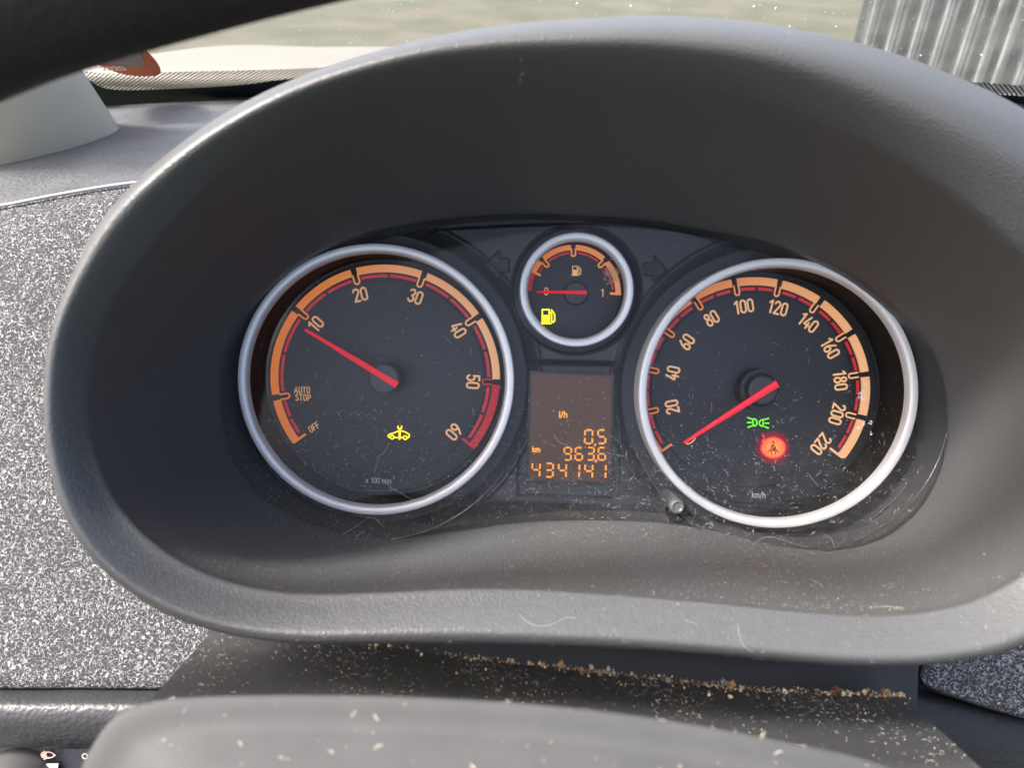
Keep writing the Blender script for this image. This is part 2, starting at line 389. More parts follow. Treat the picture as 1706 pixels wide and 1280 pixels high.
# ------------------------------------------------------------------ outline of the binnacle (pixels of the photo, depth)
L0p = [(930,357,-.006),(1060,366,-.006),(1180,385,-.006),(1310,412,-.006),(1420,458,-.006),(1510,530,-.006),(1560,600,-.006),(1577,680,-.007),(1568,765,-.008),(1535,840,-.010),(1480,895,-.012),(1400,918,-.013),(1300,912,-.013),(1200,888,-.013),(1100,872,-.013),(980,868,-.013),(870,872,-.013),(770,885,-.013),(680,897,-.013),(590,893,-.013),(500,868,-.012),(430,820,-.010),(390,755,-.008),(370,680,-.007),(372,600,-.006),(400,530,-.006),(450,470,-.006),(530,415,-.006),(620,385,-.006),(740,366,-.006),(840,358,-.006)]
L1p = [(930,135,-.088),(1080,139,-.088),(1230,160,-.088),(1380,208,-.087),(1520,280,-.086),(1650,375,-.084),(1760,490,-.082),(1820,640,-.081),(1810,790,-.081),(1750,920,-.082),(1640,1000,-.083),(1500,1030,-.084),(1350,1026,-.085),(1200,1012,-.085),(1050,1000,-.085),(900,990,-.085),(760,987,-.085),(620,992,-.085),(480,992,-.084),(360,968,-.083),(260,915,-.082),(190,835,-.081),(152,730,-.081),(150,630,-.081),(172,540,-.082),(225,450,-.083),(310,350,-.085),(410,265,-.086),(540,195,-.087),(690,152,-.088),(810,138,-.088)]
L2p = [(930,33,-0.084),(1100,26,-0.084),(1260,37,-0.084),(1420,68,-0.084),(1570,117,-0.084),(1720,190,-0.084),(1850,300,-0.084),(1940,460,-0.086),(1960,660,-0.086),(1920,850,-0.086),(1830,990,-0.088),(1700,1072,-0.088),(1590,1098,-0.088),(1480,1107,-0.088),(1340,1102,-0.088),(1180,1088,-0.088),(1000,1077,-0.088),(800,1071,-0.088),(600,1070,-0.088),(480,1068,-0.088),(370,1052,-0.088),(260,1012,-0.088),(165,935,-0.086),(110,850,-0.086),(84,740,-0.086),(82,630,-0.086),(98,540,-0.086),(140,430,-0.086),(195,345,-0.084),(290,252,-0.084),(400,175,-0.084),(520,120,-0.084),(660,76,-0.084),(790,48,-0.084)]
NA = 420; CX, CZ = 0.018, -0.004
def polar(pts):
    P = cr([tuple(at(a, b, y)) for a, b, y in pts], 16, closed=True)
    th = np.arctan2(P[:, 0] - CX, P[:, 2] - CZ) % (2 * math.pi); r = np.hypot(P[:, 0] - CX, P[:, 2] - CZ)
    o = np.argsort(th); th, r, y = th[o], r[o], P[o, 1]
    th = np.concatenate([th - 2 * math.pi, th, th + 2 * math.pi]); r = np.tile(r, 3); y = np.tile(y, 3)
    g = np.arange(NA) * 2 * math.pi / NA
    return np.interp(g, th, r), np.interp(g, th, y)
g_th = np.arange(NA) * 2 * math.pi / NA
def sm(a, k=3):
    for _ in range(k): a = (np.roll(a, 1) + a * 2 + np.roll(a, -1)) / 4
    return a
(r0, y0), (r1, y1), (r2, y2) = [tuple(sm(q) for q in polar(p)) for p in (L0p, L1p, L2p)]
def loopxyz(r, y): return np.stack([CX + r * np.sin(g_th), y + 0 * r, CZ + r * np.cos(g_th)], 1)
def inside0(x, z, k=1.0):
    th = np.arctan2(x - CX, z - CZ) % (2 * math.pi); rr = np.hypot(x - CX, z - CZ)
    return rr < k * np.interp(th, np.append(g_th, 2 * math.pi), np.append(r0, r0[0]))

# ------------------------------------------------------------------ the binnacle hood
hood = thing('binnacle_hood', 'grey-black moulded plastic hood framing the whole instrument cluster', 'instrument hood', (0, 0, -.09))
top = .5 + .5 * np.cos(g_th)
loops = []
loops.append(loopxyz(r0 * .985, np.full(NA, .016))); loops.append(loopxyz(r0 * .998, y0 + .002)); loops.append(loopxyz(r0, y0))
for t in (.015, .06, .15, .3, .45, .6, .75, .88, .95):
    bulge = .004 * math.sin(math.pi * t)
    loops.append(loopxyz(r0 + (r1 - r0) * t + bulge * (1 - .5 * top), y0 + (y1 - y0) * t))
# rounded lip: from the inner crease to the silhouette
yf = y1 - .0085 - .0035 * top                            # frontmost line of the lip
wT = np.clip((np.cos(g_th) + .1) / .8, 0, 1); wT = wT * wT * (3 - 2 * wT)
t0 = .60 - .27 * wT
wB = np.clip((-np.cos(g_th) - .05) / .5, 0, 1); wB = wB * wB * (3 - 2 * wB)
for t in (0, .04, .10, .18, .28, .38, .48, .56, .64, .72, .79, .85, .90, .94, .97, .99, 1.0):
    u = np.clip(t / t0, 0, 1); v = np.clip((t - t0) / (1 - t0), 0, 1)
    yy = np.where(t < t0, y1 + (yf - y1) * (u * wB + np.sin(u * math.pi / 2) ** .9 * (1 - wB)), yf + (y2 - yf) * ((1 - np.sqrt(1 - v * v)) * (1 - wT) + v ** 1.55 * wT))
    loops.append(loopxyz(r1 + (r2 - r1) * t - .0013 * wB * math.exp(-(t / .07) ** 2), yy))
for t, dy in ((.996, .004), (.985, .012), (.965, .03), (.95, .06), (.94, .10)):
    loops.append(loopxyz(r2 * t, y2 + dy))
mb = MB(); V = np.concatenate(loops); K = len(loops)
mb.add(V.tolist(), [(k * NA + i, k * NA + (i + 1) % NA, (k + 1) * NA + (i + 1) % NA, (k + 1) * NA + i) for k in range(K - 1) for i in range(NA)])
hood_shell = mb.build('shroud', M['hood'], hood, smooth=True); HOODV, HOODF = V, mb.f
sb = hood_shell.modifiers.new('Subsurf', 'SUBSURF'); sb.levels = 1; sb.render_levels = 1

# ------------------------------------------------------------------ instrument cluster
clu = thing('instrument_cluster', 'black instrument panel with three silver ringed dials and an amber display', 'instrument cluster', (0, .02, -.07))
YF = .0229
def c2(px, py, y): p = at(px, py, y); return (p.x, p.z)
cT = c2(626, 634, 0); cS = c2(1298, 657, 0); cF = c2(961, 482.5, 0)
Rb, Rf = .0500, .0209
cSf = (cS[0] - .0026, cS[1]); KX[(round(cSf[0], 6), round(cSf[1], 6))] = 1.04
KX[(round(cT[0], 6), round(cT[1], 6))] = 1.015; KX[(round(cS[0], 6), round(cS[1], 6))] = 1.035
# housing as a finely stepped relief
def seg_sdf(X, Z, poly):
    d = np.full(X.shape, 1e9); ins = np.zeros(X.shape, bool); n = len(poly)
    for i in range(n):
        ax, az = poly[i]; bx, bz = poly[(i + 1) % n]
        ex, ez = bx - ax, bz - az; wx, wz = X - ax, Z - az
        t = np.clip((wx * ex + wz * ez) / (ex * ex + ez * ez + 1e-15), 0, 1)
        d = np.minimum(d, np.hypot(wx - ex * t, wz - ez * t))
        c = ((az > Z) != (bz > Z)); q = (bx - ax) * (Z - az) / ((bz - az) + 1e-15) + ax
        ins ^= c & (X < q)
    return np.where(ins, -d, d)
def sst(a, b, x): t = np.clip((x - a) / (b - a), 0, 1); return t * t * (3 - 2 * t)
st = .0004
xs = np.arange(-.118, .158, st); zs = np.arange(-.080, .052, st)
X, Z = np.meshgrid(xs, zs, indexing='ij')
H = np.full(X.shape, .0045)
zoneA = [c2(a, b, -.001) for a, b in cr([(632,409),(700,386),(800,376),(960,371),(1100,378),(1180,394),(1226,421)], 6).tolist() + [(1200,432),(1150,455),(1090,520),(1050,580),(1036,606),(872,602),(860,500),(800,430),(720,405)]]
dA = seg_sdf(X, Z, zoneA); H = H + (-.001 - .0045) * sst(.0006, -.0010, dA)
zoneB = [c2(a, b, .002) for a, b in [(868,606),(1036,609),(1034,832),(862,828)]]
dB = seg_sdf(X, Z, zoneB); H = H + (.0060 - H) * sst(.0004, -.0006, dB)
zb = c2(960, 838, 0)[1]; H = H - .010 * sst(zb, zb - .009, Z) * sst(.06, .03, np.abs(X - .018))
for c, rr, mo in ((cT, Rb, .0088), (cS, Rb, .0088)):
    d = np.hypot((X - c[0]) / kx(c), Z - c[1]); H = H + (.011 - H) * sst(rr + mo, rr + mo - .0045, d)
    H = H - .0012 * np.exp(-((d - rr - mo - .0005) / .0007) ** 2)
d = np.hypot(X - cF[0], Z - cF[1]); H = H + (.009 - H) * sst(Rf + .0032, Rf + .0022, d)
z4 = lambda L: [c2(780 + a / 4.739, 360 + b / 4.739, -.001) for a, b in L]
arrows = [z4([(133,378),(250,268),(250,332),(322,332),(322,437),(250,437),(245,492)]), z4([(1575,424),(1470,305),(1465,372),(1385,370),(1385,460),(1455,462),(1460,515)])]
for ar in arrows: H = H + .0022 * sst(.0002, -.0003, seg_sdf(X, Z, ar))
hole = (np.hypot((X - cT[0]) / kx(cT), Z - cT[1]) < Rb - .0012) | (np.hypot((X - cS[0]) / kx(cS), Z - cS[1]) < Rb - .0012) | (np.hypot(X - cF[0], Z - cF[1]) < Rf - .001)
ok = ~hole & inside0(X, Z, 1.03)
idx = -np.ones(X.shape, int); idx[ok] = np.arange(ok.sum())
quad = ok[:-1, :-1] & ok[1:, :-1] & ok[1:, 1:] & ok[:-1, 1:]
q = np.stack([idx[:-1, :-1][quad], idx[1:, :-1][quad], idx[1:, 1:][quad], idx[:-1, 1:][quad]], 1)
mb = MB(); mb.v = np.stack([X[ok], H[ok], Z[ok]], 1).tolist(); mb.n = len(mb.v); mb.f = q.tolist(); mb.m = [0] * len(q)
mb.build('housing', M['plate'], clu, smooth=True)

for ar in arrows:
    m = MB(); prism(m, ar, .0008, .0020); m.build('turn_arrow', M['tick'], clu, label='unlit turn signal arrow')
def pol(c, r, a): return (c[0] + kx(c) * r * math.sin(R(a)), c[1] + r * math.cos(R(a)))
def ring(c, r, w_, parent, y=0.0, tall=.012):
    m = MB(); pr = [(r, tall), (r, y + .0010), (r - .0002, y + .0003), (r - .0005, y + .0001), (r - w_ + .0009, y + .0005), (r - w_ + .0006, y + .0007), (r - w_ + .0002, y + .0016), (r - w_, y + .0026), (r - w_, y + .004)]
    lathe(m, c, pr, 160); return m.build('bezel_ring', M['silver'], parent, smooth=True)
def barrel(c, r, parent):
    m = MB(); lathe(m, c, [(r, .003), (r, YF + .0006)], 128); return m.build('barrel', M['barrel'], parent, smooth=True)
def disc(c, r, y, name, mt, parent, edge=.0003):
    m = MB(); lathe(m, c, [(r, y + .0008), (r, y + edge * .5), (r - edge, y), (.00001, y)], 128); return m.build(name, mt, parent, smooth=False)
def scale(c, r_out, r_in, ticks, parent, mats, u_r, tickw=.0007, uw=.0022, dashes=2, red_r=(.0392, .0403), red_from=None, first_open=True, yb=YF, last_open=True, ext=.0016):
    """coloured band split at the ticks, each tick sitting in a little U"""
    st_ = .0009
    for i in range(len(ticks) - 1):
        a0, a1 = ticks[i], ticks[i + 1]; red = red_from is not None and i == red_from
        ga = math.degrees((uw * .5) / r_in)
        b0 = a0 + (ga if i > 0 else 0); b1 = a1 - (ga if i < len(ticks) - 2 else 0)
        n = max(6, int((b1 - b0) / 2)); m = MB()
        aa = [b0 + (b1 - b0) * k / n for k in range(n + 1)]
        prism_pts_o = [pol(c, r_out, a) for a in aa]; prism_pts_i = [pol(c, r_in, a) for a in aa]
        for k in range(n):
            vs = []
            for yy in (yb - .0009, yb): vs += [(prism_pts_o[k][0], yy, prism_pts_o[k][1]), (prism_pts_o[k + 1][0], yy, prism_pts_o[k + 1][1]), (prism_pts_i[k + 1][0], yy, prism_pts_i[k + 1][1]), (prism_pts_i[k][0], yy, prism_pts_i[k][1])]
            m.add(vs, [(0, 1, 2, 3), (0, 4, 5, 1), (3, 2, 6, 7)] + ([(0, 3, 7, 4)] if k == 0 else []) + ([(1, 5, 6, 2)] if k == n - 1 else []))
        m.build('scale_band', M['redband'] if red else mats[0], parent, label='red band section' if red else None)
        # dashes
        w0, w1 = a0 + 3.2 * (.044 / r_out) * .9, a1 - 3.2 * (.044 / r_out) * .9; gp = 1.6
        for k in range(dashes):
            d0 = w0 + (w1 - w0) * k / dashes + (gp / 2 if k else 0); d1 = w0 + (w1 - w0) * (k + 1) / dashes - (gp / 2 if k < dashes - 1 else 0)
            m = MB(); nn = max(2, int((d1 - d0) / 2.5))
            ribbon(m, [pol(c, sum(red_r) / 2, d0 + (d1 - d0) * q / nn) for q in range(nn + 1)], red_r[1] - red_r[0], yb - .0004, cap=False)
            m.build('red_dash', M['redmark'], parent)
    for i, a in enumerate(ticks):
        m = MB(); t = Vector((math.sin(R(a)), math.cos(R(a)))); s = Vector((t.y, -t.x)); C0 = Vector(c)
        red = red_from is not None and i == red_from + 1
        if 0 < i < len(ticks) - 1:
            h_ = uw / 2 - st_ * .1
            pts = [C0 + t * (r_in + .0006) - s * h_] + [C0 + t * (u_r + h_) + (-s * math.cos(q) - t * math.sin(q)) * h_ for q in [math.pi * j / 10 for j in range(11)]] + [C0 + t * (r_in + .0006) + s * h_]
            ribbon(m, [(p.x, p.y) for p in pts], st_ * .75, yb - .00105, cap=False)
            m.build('tick_surround', mats[0] if not (red_from is not None and i == red_from) else M['redband'], parent)
            m = MB(); P0 = C0 + t * (u_r + .0014); P1 = C0 + t * (r_out + ext)
            prism(m, [(P0 - s * tickw * .3)[:], (P1 - s * tickw * .75)[:], (P1 + s * tickw * .75)[:], (P0 + s * tickw * .3)[:]], yb - .0016, yb)
            m.build('tick', M['tick'], parent)
        else:
            sg = -1 if i == 0 else 1
            ribbon(m, [(C0 + t * (r_out - .0003) - s * .0004 * sg)[:], (C0 + t * (u_r + .0006) - s * .0004 * sg)[:]], st_ * 1.1, yb - .0010)
            m.build('end_tick', M['redband'] if red else mats[0], parent)
def numerals(c, items, r, h, parent, y=None, mt='amber_text', sx=1.0):
    for s, a, *o in items:
        m = MB(); rot = a if not o else o[0]; rr = r if len(o) < 2 else o[1]; hh = h if len(o) < 3 else o[2]
        text(m, s, pol(c, rr, a), hh, rot, (y if y is not None else YF - .0004), sx=sx); m.build('numeral', M[mt], parent)
def needle(c, ang, tip, tail, w_tail, w_tip, y, parent, mt='needle'):
    m = MB(); t = Vector((math.sin(R(ang)), math.cos(R(ang)))); s = Vector((t.y, -t.x)); C0 = Vector(c)
    sec = [(-tail, w_tail * .92, 0), (-tail + .0006, w_tail, .0), (0, w_tail * .88, 0), (tip * .5, (w_tail + w_tip) * .48, .0), (tip - .0008, w_tip, .0), (tip, w_tip * .55, 0)]
    vs = []; hgt = .0014
    for l, w2, _ in sec:
        p = C0 + t * l
        for q, yy in ((-.5, hgt), (-.42, .0003), (0, 0), (.42, .0003), (.5, hgt)):
            v = p + s * w2 * q; vs.append((v.x, y + yy, v.y))
    k = 5; fs = [(i * k + j, (i + 1) * k + j, (i + 1) * k + j + 1, i * k + j + 1) for i in range(len(sec) - 1) for j in range(k - 1)] + [tuple(range(k)), tuple((len(sec) - 1) * k + j for j in range(k))[::-1]]
    m.add(vs, fs); return m.build('needle', M[mt], parent)
def cap(c, r, y0_, y1_, parent, mt='cap'):
    m = MB(); lathe(m, c, [(r, y1_), (r, y0_ + .0008), (r - .0003, y0_ + .0002), (r - .0009, y0_), (.00001, y0_)], 64); return m.build('needle_cap', M[mt], parent, smooth=False)

# --- rev counter
def make_face(c, r, parent_name, lab):
    m = MB(); lathe(m, c, [(r + .002, YF + .0012), (.00001, YF + .0012)], 128)
    o = m.build(parent_name, M['face'], clu, label=lab); return o
tach = make_face(cT, .0462, 'rev_counter', 'left dial, rev counter marked OFF to 60')
ring(cT, Rb, .0034, tach); barrel(cT, .0469, tach)
disc(cT, .0455, YF, 'dial_disc', M['face'], tach)
disc(cT, .0388, YF - .00045, 'inner_disc', M['face'], tach, .0002)
tt = [-127.6, -102.2, -54.0, -17.8, 18.6, 54.5, 90.2, 127.0]
scale(cT, .0446, .0417, tt, tach, [backlit('backlit_amber_rev', cT[0])], .0384, red_from=6, red_r=(.0397, .0408))
numerals(cT, [('10', -53.6, -50), ('20', -18.0, -15), ('30', 18.4, 18.4), ('40', 54.2, 56), ('50', 90.4, 92), ('60', 126.8, 130)], .0342, .0054, tach, y=YF - .0007)
for s, p, rot in (('AUTO', (503.5, 650), 0), ('STOP', (505, 662.5), 0), ('OFF', (523, 712), -34)):
    m = MB(); text(m, s, c2(*p, YF - .0007), .00265, rot - 0, YF - .0007, sw=.14, gap=.09, sx=1.05); m.build('numeral', M['amber_text'], tach)
m = MB(); text(m, 'x 100 min', c2(630.5, 801, YF - .0007), .0023, 0, YF - .0007, sw=.13, gap=.07); text(m, '-1', c2(655, 796, YF - .0007), .0016, 0, YF - .0007, sw=.12, gap=.06); m.build('unit_print', M['white_print'], tach)
YN = .0095
hub_t = c2(639, 631.5, .0100)
cap(hub_t, .0058, .0102, YF, tach, 'cap_grey')
def needle_px(tip, tail, wt, wp, y, parent):
    a = Vector(c2(*tail, y)); b = Vector(c2(*tip, y)); d = b - a
    needle(a[:], math.degrees(math.atan2(d.x, d.y)), d.length, 0, wt, wp, y, parent)
needle_px((507, 549), (661, 642), .0031, .0010, YN, tach)

def icon(px_lists, org, k, y, wd, mt, parent, name='warning_symbol', closed=None, lab=None):
    m = MB()
    for i, L in enumerate(px_lists):
        q = [c2(org[0] + a / k, org[1] + b / k, y) for a, b in L]
        cl = closed and i in closed
        ribbon(m, q, wd * (y + D) / F / k, y - i * 2e-5, closed=bool(cl))
    return m.build(name, M[mt], parent, label=lab)
def circ(cx, cy, r, n=16, ry=None): return [(cx + r * math.cos(2 * math.pi * i / n), cy + (ry or r) * math.sin(2 * math.pi * i / n)) for i in range(n)]
car = [[(545,328),(470,358),(412,374),(396,400),(412,420)], circ(455,415,26), [(490,420),(530,420)], [(562,310),(560,438)], [(538,258),(538,285),(563,302),(590,285),(590,256)], [(588,325),(640,340),(692,372),(700,398),(690,420),(672,422)], circ(640,422,26), [(588,420),(606,420)]]
icon(car, (600, 680), 8.53, YF - .0007, 17, 'yellow', tach, closed={1, 6}, lab='lit yellow car and spanner symbol')
icon([[(563,300),(560,438)]], (600, 680), 8.53, YF - .0011, 30, 'yellow', tach, lab='lit yellow spanner shaft')

# --- speedometer
spd = make_face(cS, .0462, 'speedometer', 'right dial, speedometer marked to 220')
ring(cS, Rb, .0034, spd); barrel(cS, .0469, spd)
disc(cS, .0455, YF, 'dial_disc', M['face'], spd)
disc(cSf, .0388, YF - .00045, 'inner_disc', M['face'], spd, .0002)
ts = [-126.2 + 22.85 * i for i in range(12)]
scale(cSf, .0448, .0417, ts, spd, [backlit('backlit_amber_speed', cS[0])], .0383, red_r=(.0397, .0408), tickw=.0006, uw=.0020)
numerals((cSf[0] + .0012, cSf[1]), [(str(20 * i), -126 + 23.0 * i) for i in range(1, 12)], .0338, .0054, spd, y=YF - .0007, sx=.95)
m = MB(); p0 = c2(1151, 734, YF - .0008); a = math.atan2(p0[0] - cSf[0], p0[1] - cSf[1])
loop0 = [(p0[0] + .0021 * math.cos(q) * math.sin(a) + .0008 * math.sin(q) * math.cos(a), p0[1] + .0021 * math.cos(q) * math.cos(a) - .0008 * math.sin(q) * math.sin(a)) for q in [2 * math.pi * i / 20 for i in range(20)]]
ribbon(m, loop0, .0005, YF - .0008, closed=True); m.build('numeral', M['amber_text'], spd)
m = MB(); text(m, 'km/h', c2(1264, 825, YF - .0007), .0024, 0, YF - .0007, sw=.13, gap=.08); m.build('unit_print', M['white_print'], spd)
hub_s = c2(1272, 650.5, .0120)
m = MB(); lathe(m, hub_s, [(.0083, YF - .0004), (.0081, .0150), (.0066, .0150), (.0062, .0168), (.00001, .0168)], 64); m.build('cap_collar', M['tick'], spd, smooth=False)
cap(hub_s, .0057, .0122, YF, spd)
needle_px((1140, 739), (1296, 640), .0033, .0011, .0105, spd)
lights = [[(258,216),(285,214),(308,240),(308,275),(290,300),(262,300)], [(388,222),(365,222),(340,248),(340,280),(362,302),(386,302)], [(195,195),(245,216)], [(190,258),(238,258)], [(195,318),(246,300)], [(405,218),(455,207)], [(410,265),(456,267)], [(404,308),(450,328)]]
icon(lights, (1220, 670), 7.53, YF - .0007, 15, 'green', spd, closed={0, 1}, lab='lit green side light symbol')
def fill(L, org, k, y, mt, parent, name, lab=None, th=.0002):
    m = MB(); prism(m, [c2(org[0] + a / k, org[1] + b / k, y) for a, b in L], y, y + th); return m.build(name, M[mt], parent, label=lab)
o_ = (1220, 670); kk = 7.53
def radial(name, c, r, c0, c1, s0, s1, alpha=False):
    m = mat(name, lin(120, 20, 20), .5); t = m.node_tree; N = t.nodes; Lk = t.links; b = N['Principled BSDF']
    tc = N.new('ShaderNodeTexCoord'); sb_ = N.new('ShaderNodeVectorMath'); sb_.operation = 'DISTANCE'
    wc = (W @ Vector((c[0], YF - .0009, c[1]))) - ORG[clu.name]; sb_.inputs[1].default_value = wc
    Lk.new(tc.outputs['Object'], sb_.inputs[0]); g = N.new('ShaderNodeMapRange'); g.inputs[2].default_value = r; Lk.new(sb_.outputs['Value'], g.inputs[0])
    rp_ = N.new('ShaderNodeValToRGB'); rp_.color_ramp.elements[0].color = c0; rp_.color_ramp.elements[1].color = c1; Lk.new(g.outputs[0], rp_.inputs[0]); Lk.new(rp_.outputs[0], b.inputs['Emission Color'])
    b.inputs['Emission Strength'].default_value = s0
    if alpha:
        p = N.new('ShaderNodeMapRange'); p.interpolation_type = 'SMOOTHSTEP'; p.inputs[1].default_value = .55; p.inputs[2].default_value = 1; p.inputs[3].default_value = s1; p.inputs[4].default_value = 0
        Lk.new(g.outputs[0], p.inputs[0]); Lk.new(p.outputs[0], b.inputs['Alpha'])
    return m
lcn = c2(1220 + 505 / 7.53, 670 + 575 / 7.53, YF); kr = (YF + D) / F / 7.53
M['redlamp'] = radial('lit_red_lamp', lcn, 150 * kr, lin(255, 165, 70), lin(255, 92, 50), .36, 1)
M['bloom'] = radial('painted_lamp_bloom', lcn, 250 * kr, lin(255, 20, 60), lin(230, 0, 60), .20, .36, True)
fill(circ(512, 575, 250, 40, 225), o_, kk, YF - .00058, 'bloom', spd, 'lamp_bloom', th=.00005)  # painted bloom: a glowing disc around the lamp, no part of the dial
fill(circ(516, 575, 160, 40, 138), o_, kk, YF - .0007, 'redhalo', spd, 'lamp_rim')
fill(circ(516, 575, 146, 40, 125), o_, kk, YF - .0010, 'redlamp', spd, 'warning_lamp', 'round red seat belt warning lamp')
fill(circ(516, 505, 15, 14), o_, kk, YF - .0014, 'darkred', spd, 'belt_symbol')
fill([(497,530),(532,530),(556,605),(474,605)], o_, kk, YF - .0014, 'darkred', spd, 'belt_symbol')
icon([[(474,600),(448,628)], [(558,600),(582,632)], [(478,618),(516,610),(554,620)], [(482,622),(505,665)], [(550,622),(528,665)], ], o_, kk, YF - .0015, 12, 'darkred', spd, 'belt_symbol')
icon([[(556,512),(490,596)]], o_, kk, YF - .0018, 9, 'redlamp', spd, 'belt_strap')
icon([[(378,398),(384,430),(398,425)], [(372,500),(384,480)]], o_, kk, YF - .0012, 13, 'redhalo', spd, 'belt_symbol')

# --- fuel gauge
YF = .0160
fuel = make_face(cF, .0192, 'fuel_gauge', 'small middle dial, fuel gauge from 0 to 1')
ring(cF, Rf, .0031, fuel, tall=.009); barrel(cF, .0188, fuel)
disc(cF, .0188, YF, 'dial_disc', M['face'], fuel)
scale(cF, .0183, .0163, [-66, -46, -2, 43, 91], fuel, [backlit('backlit_amber_fuel', cF[0] + .02)], .0139, yb=YF, red_r=(.0149, .0156), red_from=None, uw=.0017, tickw=.0006, ext=.0010)
m = MB(); aa = [-90 + 24 * k / 8 for k in range(9)]
ribbon(m, [pol(cF, .0172, a) for a in aa], .0021, YF - .00112, cap=False); m.build('scale_band', M['redband'], fuel, label='red band section')
z5 = lambda L: [(a, b) for a, b in L]
def pump(ox, oy, s, mt, wd, lab, y):
    T = lambda L: [(ox + a * s, oy + b * s) for a, b in L]
    icon([T([(0,78),(54,78)]), T([(8,74),(8,6),(44,6),(44,74)]), T([(46,20),(52,20),(56,30),(56,66),(64,72),(72,64),(72,30),(56,8)])], (780, 360), 4.739, y, wd, mt, fuel, 'pump_symbol', lab=lab)
    fill(T([(8,34),(44,34),(44,76),(8,76)]), (780, 360), 4.739, y - .0002, mt, fuel, 'pump_symbol', th=.0001, lab=lab)
pump(817, 390, 1.0, 'amber_text', 7, 'pale orange fuel pump symbol', YF - .0003)
pump(573, 730, 1.52, 'yellow', 11, 'lit yellow fuel pump symbol', YF - .0003)
for s, p in (('0', (910, 485.5)), ('1', (1003.5, 488))):
    m = MB(); text(m, s, c2(*p, YF - .0004), .0031, 0, YF - .0004, sw=.13); m.build('numeral', M['amber_text'], fuel)
hub_f = c2(960.5, 488, .0120); cap(hub_f, .0046, .0125, YF, fuel)
needle_px((894, 486), (978, 487), .0018, .0008, .0118, fuel)

# --- display
yl = .0040
lc = [c2(a, b, yl) for a, b in [(886, 622), (1020, 627), (1016, 804), (881, 799)]]
lx = [min(lc[0][0], lc[3][0]), max(lc[1][0], lc[2][0])]
m = MB(); prism(m, [(p[0] * 1.0 + (-.0009 if i in (0, 3) else .0009), p[1] + (.0009 if i < 2 else -.0009)) for i, p in enumerate(lc)], yl + .0005, .008); dsp_f = m.build('display', M['lcdframe'], clu, label='tall amber trip computer display')
m = MB(); prism(m, lc, yl, yl + .0006); m.build('screen', M['lcd'], dsp_f)
SEG = {'0': 'abcdef', '1': 'bc', '3': 'abgcd', '4': 'fgbc', '5': 'afgcd', '6': 'afgedc', '9': 'abcdfg'}
def lcd_digit(ch, pc, hpx, wpx):
    m = MB(); c = c2(*pc, yl - .0002); k = (D + yl) / F; h = hpx * k; w_ = wpx * k; t = h * .11; g = t * .22
    def cells(x0, z0, x1, z1, n=3, sl=True):
        for i in range(n):
            u0, u1 = i / n, (i + 1) / n
            ax, az = x0 + (x1 - x0) * u0, z0 + (z1 - z0) * u0; bx, bz = x0 + (x1 - x0) * u1, z0 + (z1 - z0) * u1
            d = Vector((bx - ax, bz - az)); L = d.length; d.normalize(); s = Vector((-d.y, d.x)) * t / 2
            a = Vector((ax, az)) + d * g * .5; b = Vector((bx, bz)) - d * g * .5
            prism(m, [(a - s)[:], (b - s)[:], (b + s)[:], (a + s)[:]], yl - .00025, yl)
    x0, x1 = c[0] - w_ / 2 + t / 2, c[0] + w_ / 2 - t / 2; z0, zm, z1 = c[1] - h / 2 + t / 2, c[1], c[1] + h / 2 - t / 2; e = t * .62
    SG = {'a': (x0 + e, z1, x1 - e, z1), 'g': (x0 + e, zm, x1 - e, zm), 'd': (x0 + e, z0, x1 - e, z0), 'f': (x0, zm + e, x0, z1 - e * .4), 'b': (x1, zm + e, x1, z1 - e * .4), 'e': (x0, z0 + e * .4, x0, zm - e), 'c': (x1, z0 + e * .4, x1, zm - e)}
    for s in SEG[ch]: cells(*SG[s])
    m.build('digit', M['lcdseg'], dsp_f)
z6 = lambda a, b: (840 + a / 4, 580 + b / 4)
for ch, x in (('0', 563), ('5', 650)): lcd_digit(ch, z6(x, 592), 25.5, 15.5)
for ch, x in (('9', 423), ('6', 498), ('3', 575), ('6', 651)): lcd_digit(ch, z6(x, 706), 23.5, 14.2)
for i, ch in enumerate('434141'): lcd_digit(ch, z6(212 + 87.8 * i, 813 + 2.0 * i), 25.5, 15.5)
for p in ((606, 645), (612, 752)):
    m = MB(); q = c2(*z6(*p), yl - .0002); ribbon(m, [(q[0] + .0002, q[1] + .0004), (q[0] - .0002, q[1] - .0006)], .0005, yl - .0002, cap=False); m.build('comma', M['lcdseg'], dsp_f)
m = MB(); text(m, 'l/h', c2(*z6(393, 444), yl - .0002), .0024, 0, yl - .0002, sw=.17, gap=.05, sx=1.15); m.build('unit_text', M['lcdseg'], dsp_f)
m = MB(); text(m, 'km', c2(*z6(214, 676), yl - .0002), .0022, 0, yl - .0002, sw=.17, gap=.05, sx=1.1); m.build('unit_text', M['lcdseg'], dsp_f)

# --- reset knob
kb = c2(1115, 838, .002)
m = MB(); lathe(m, kb, [(.0046, .006), (.0046, -.0095), (.0041, -.0105), (.0036, -.0098), (.0034, .004), (.0001, .004)], 40); kc = m.build('knob_collar', M['plate'], clu, smooth=False)
kb2 = c2(1129, 845, -.016)
m = MB(); lathe(m, (kb2[0], kb2[1]), [(.0026, .004), (.0026, -.0150), (.0024, -.0158), (.0018, -.0161), (.0012, -.0156), (.0001, -.0156)], 40); m.build('reset_knob', mat('knob_grey', (.10, .10, .10, 1), .4), clu, smooth=False)

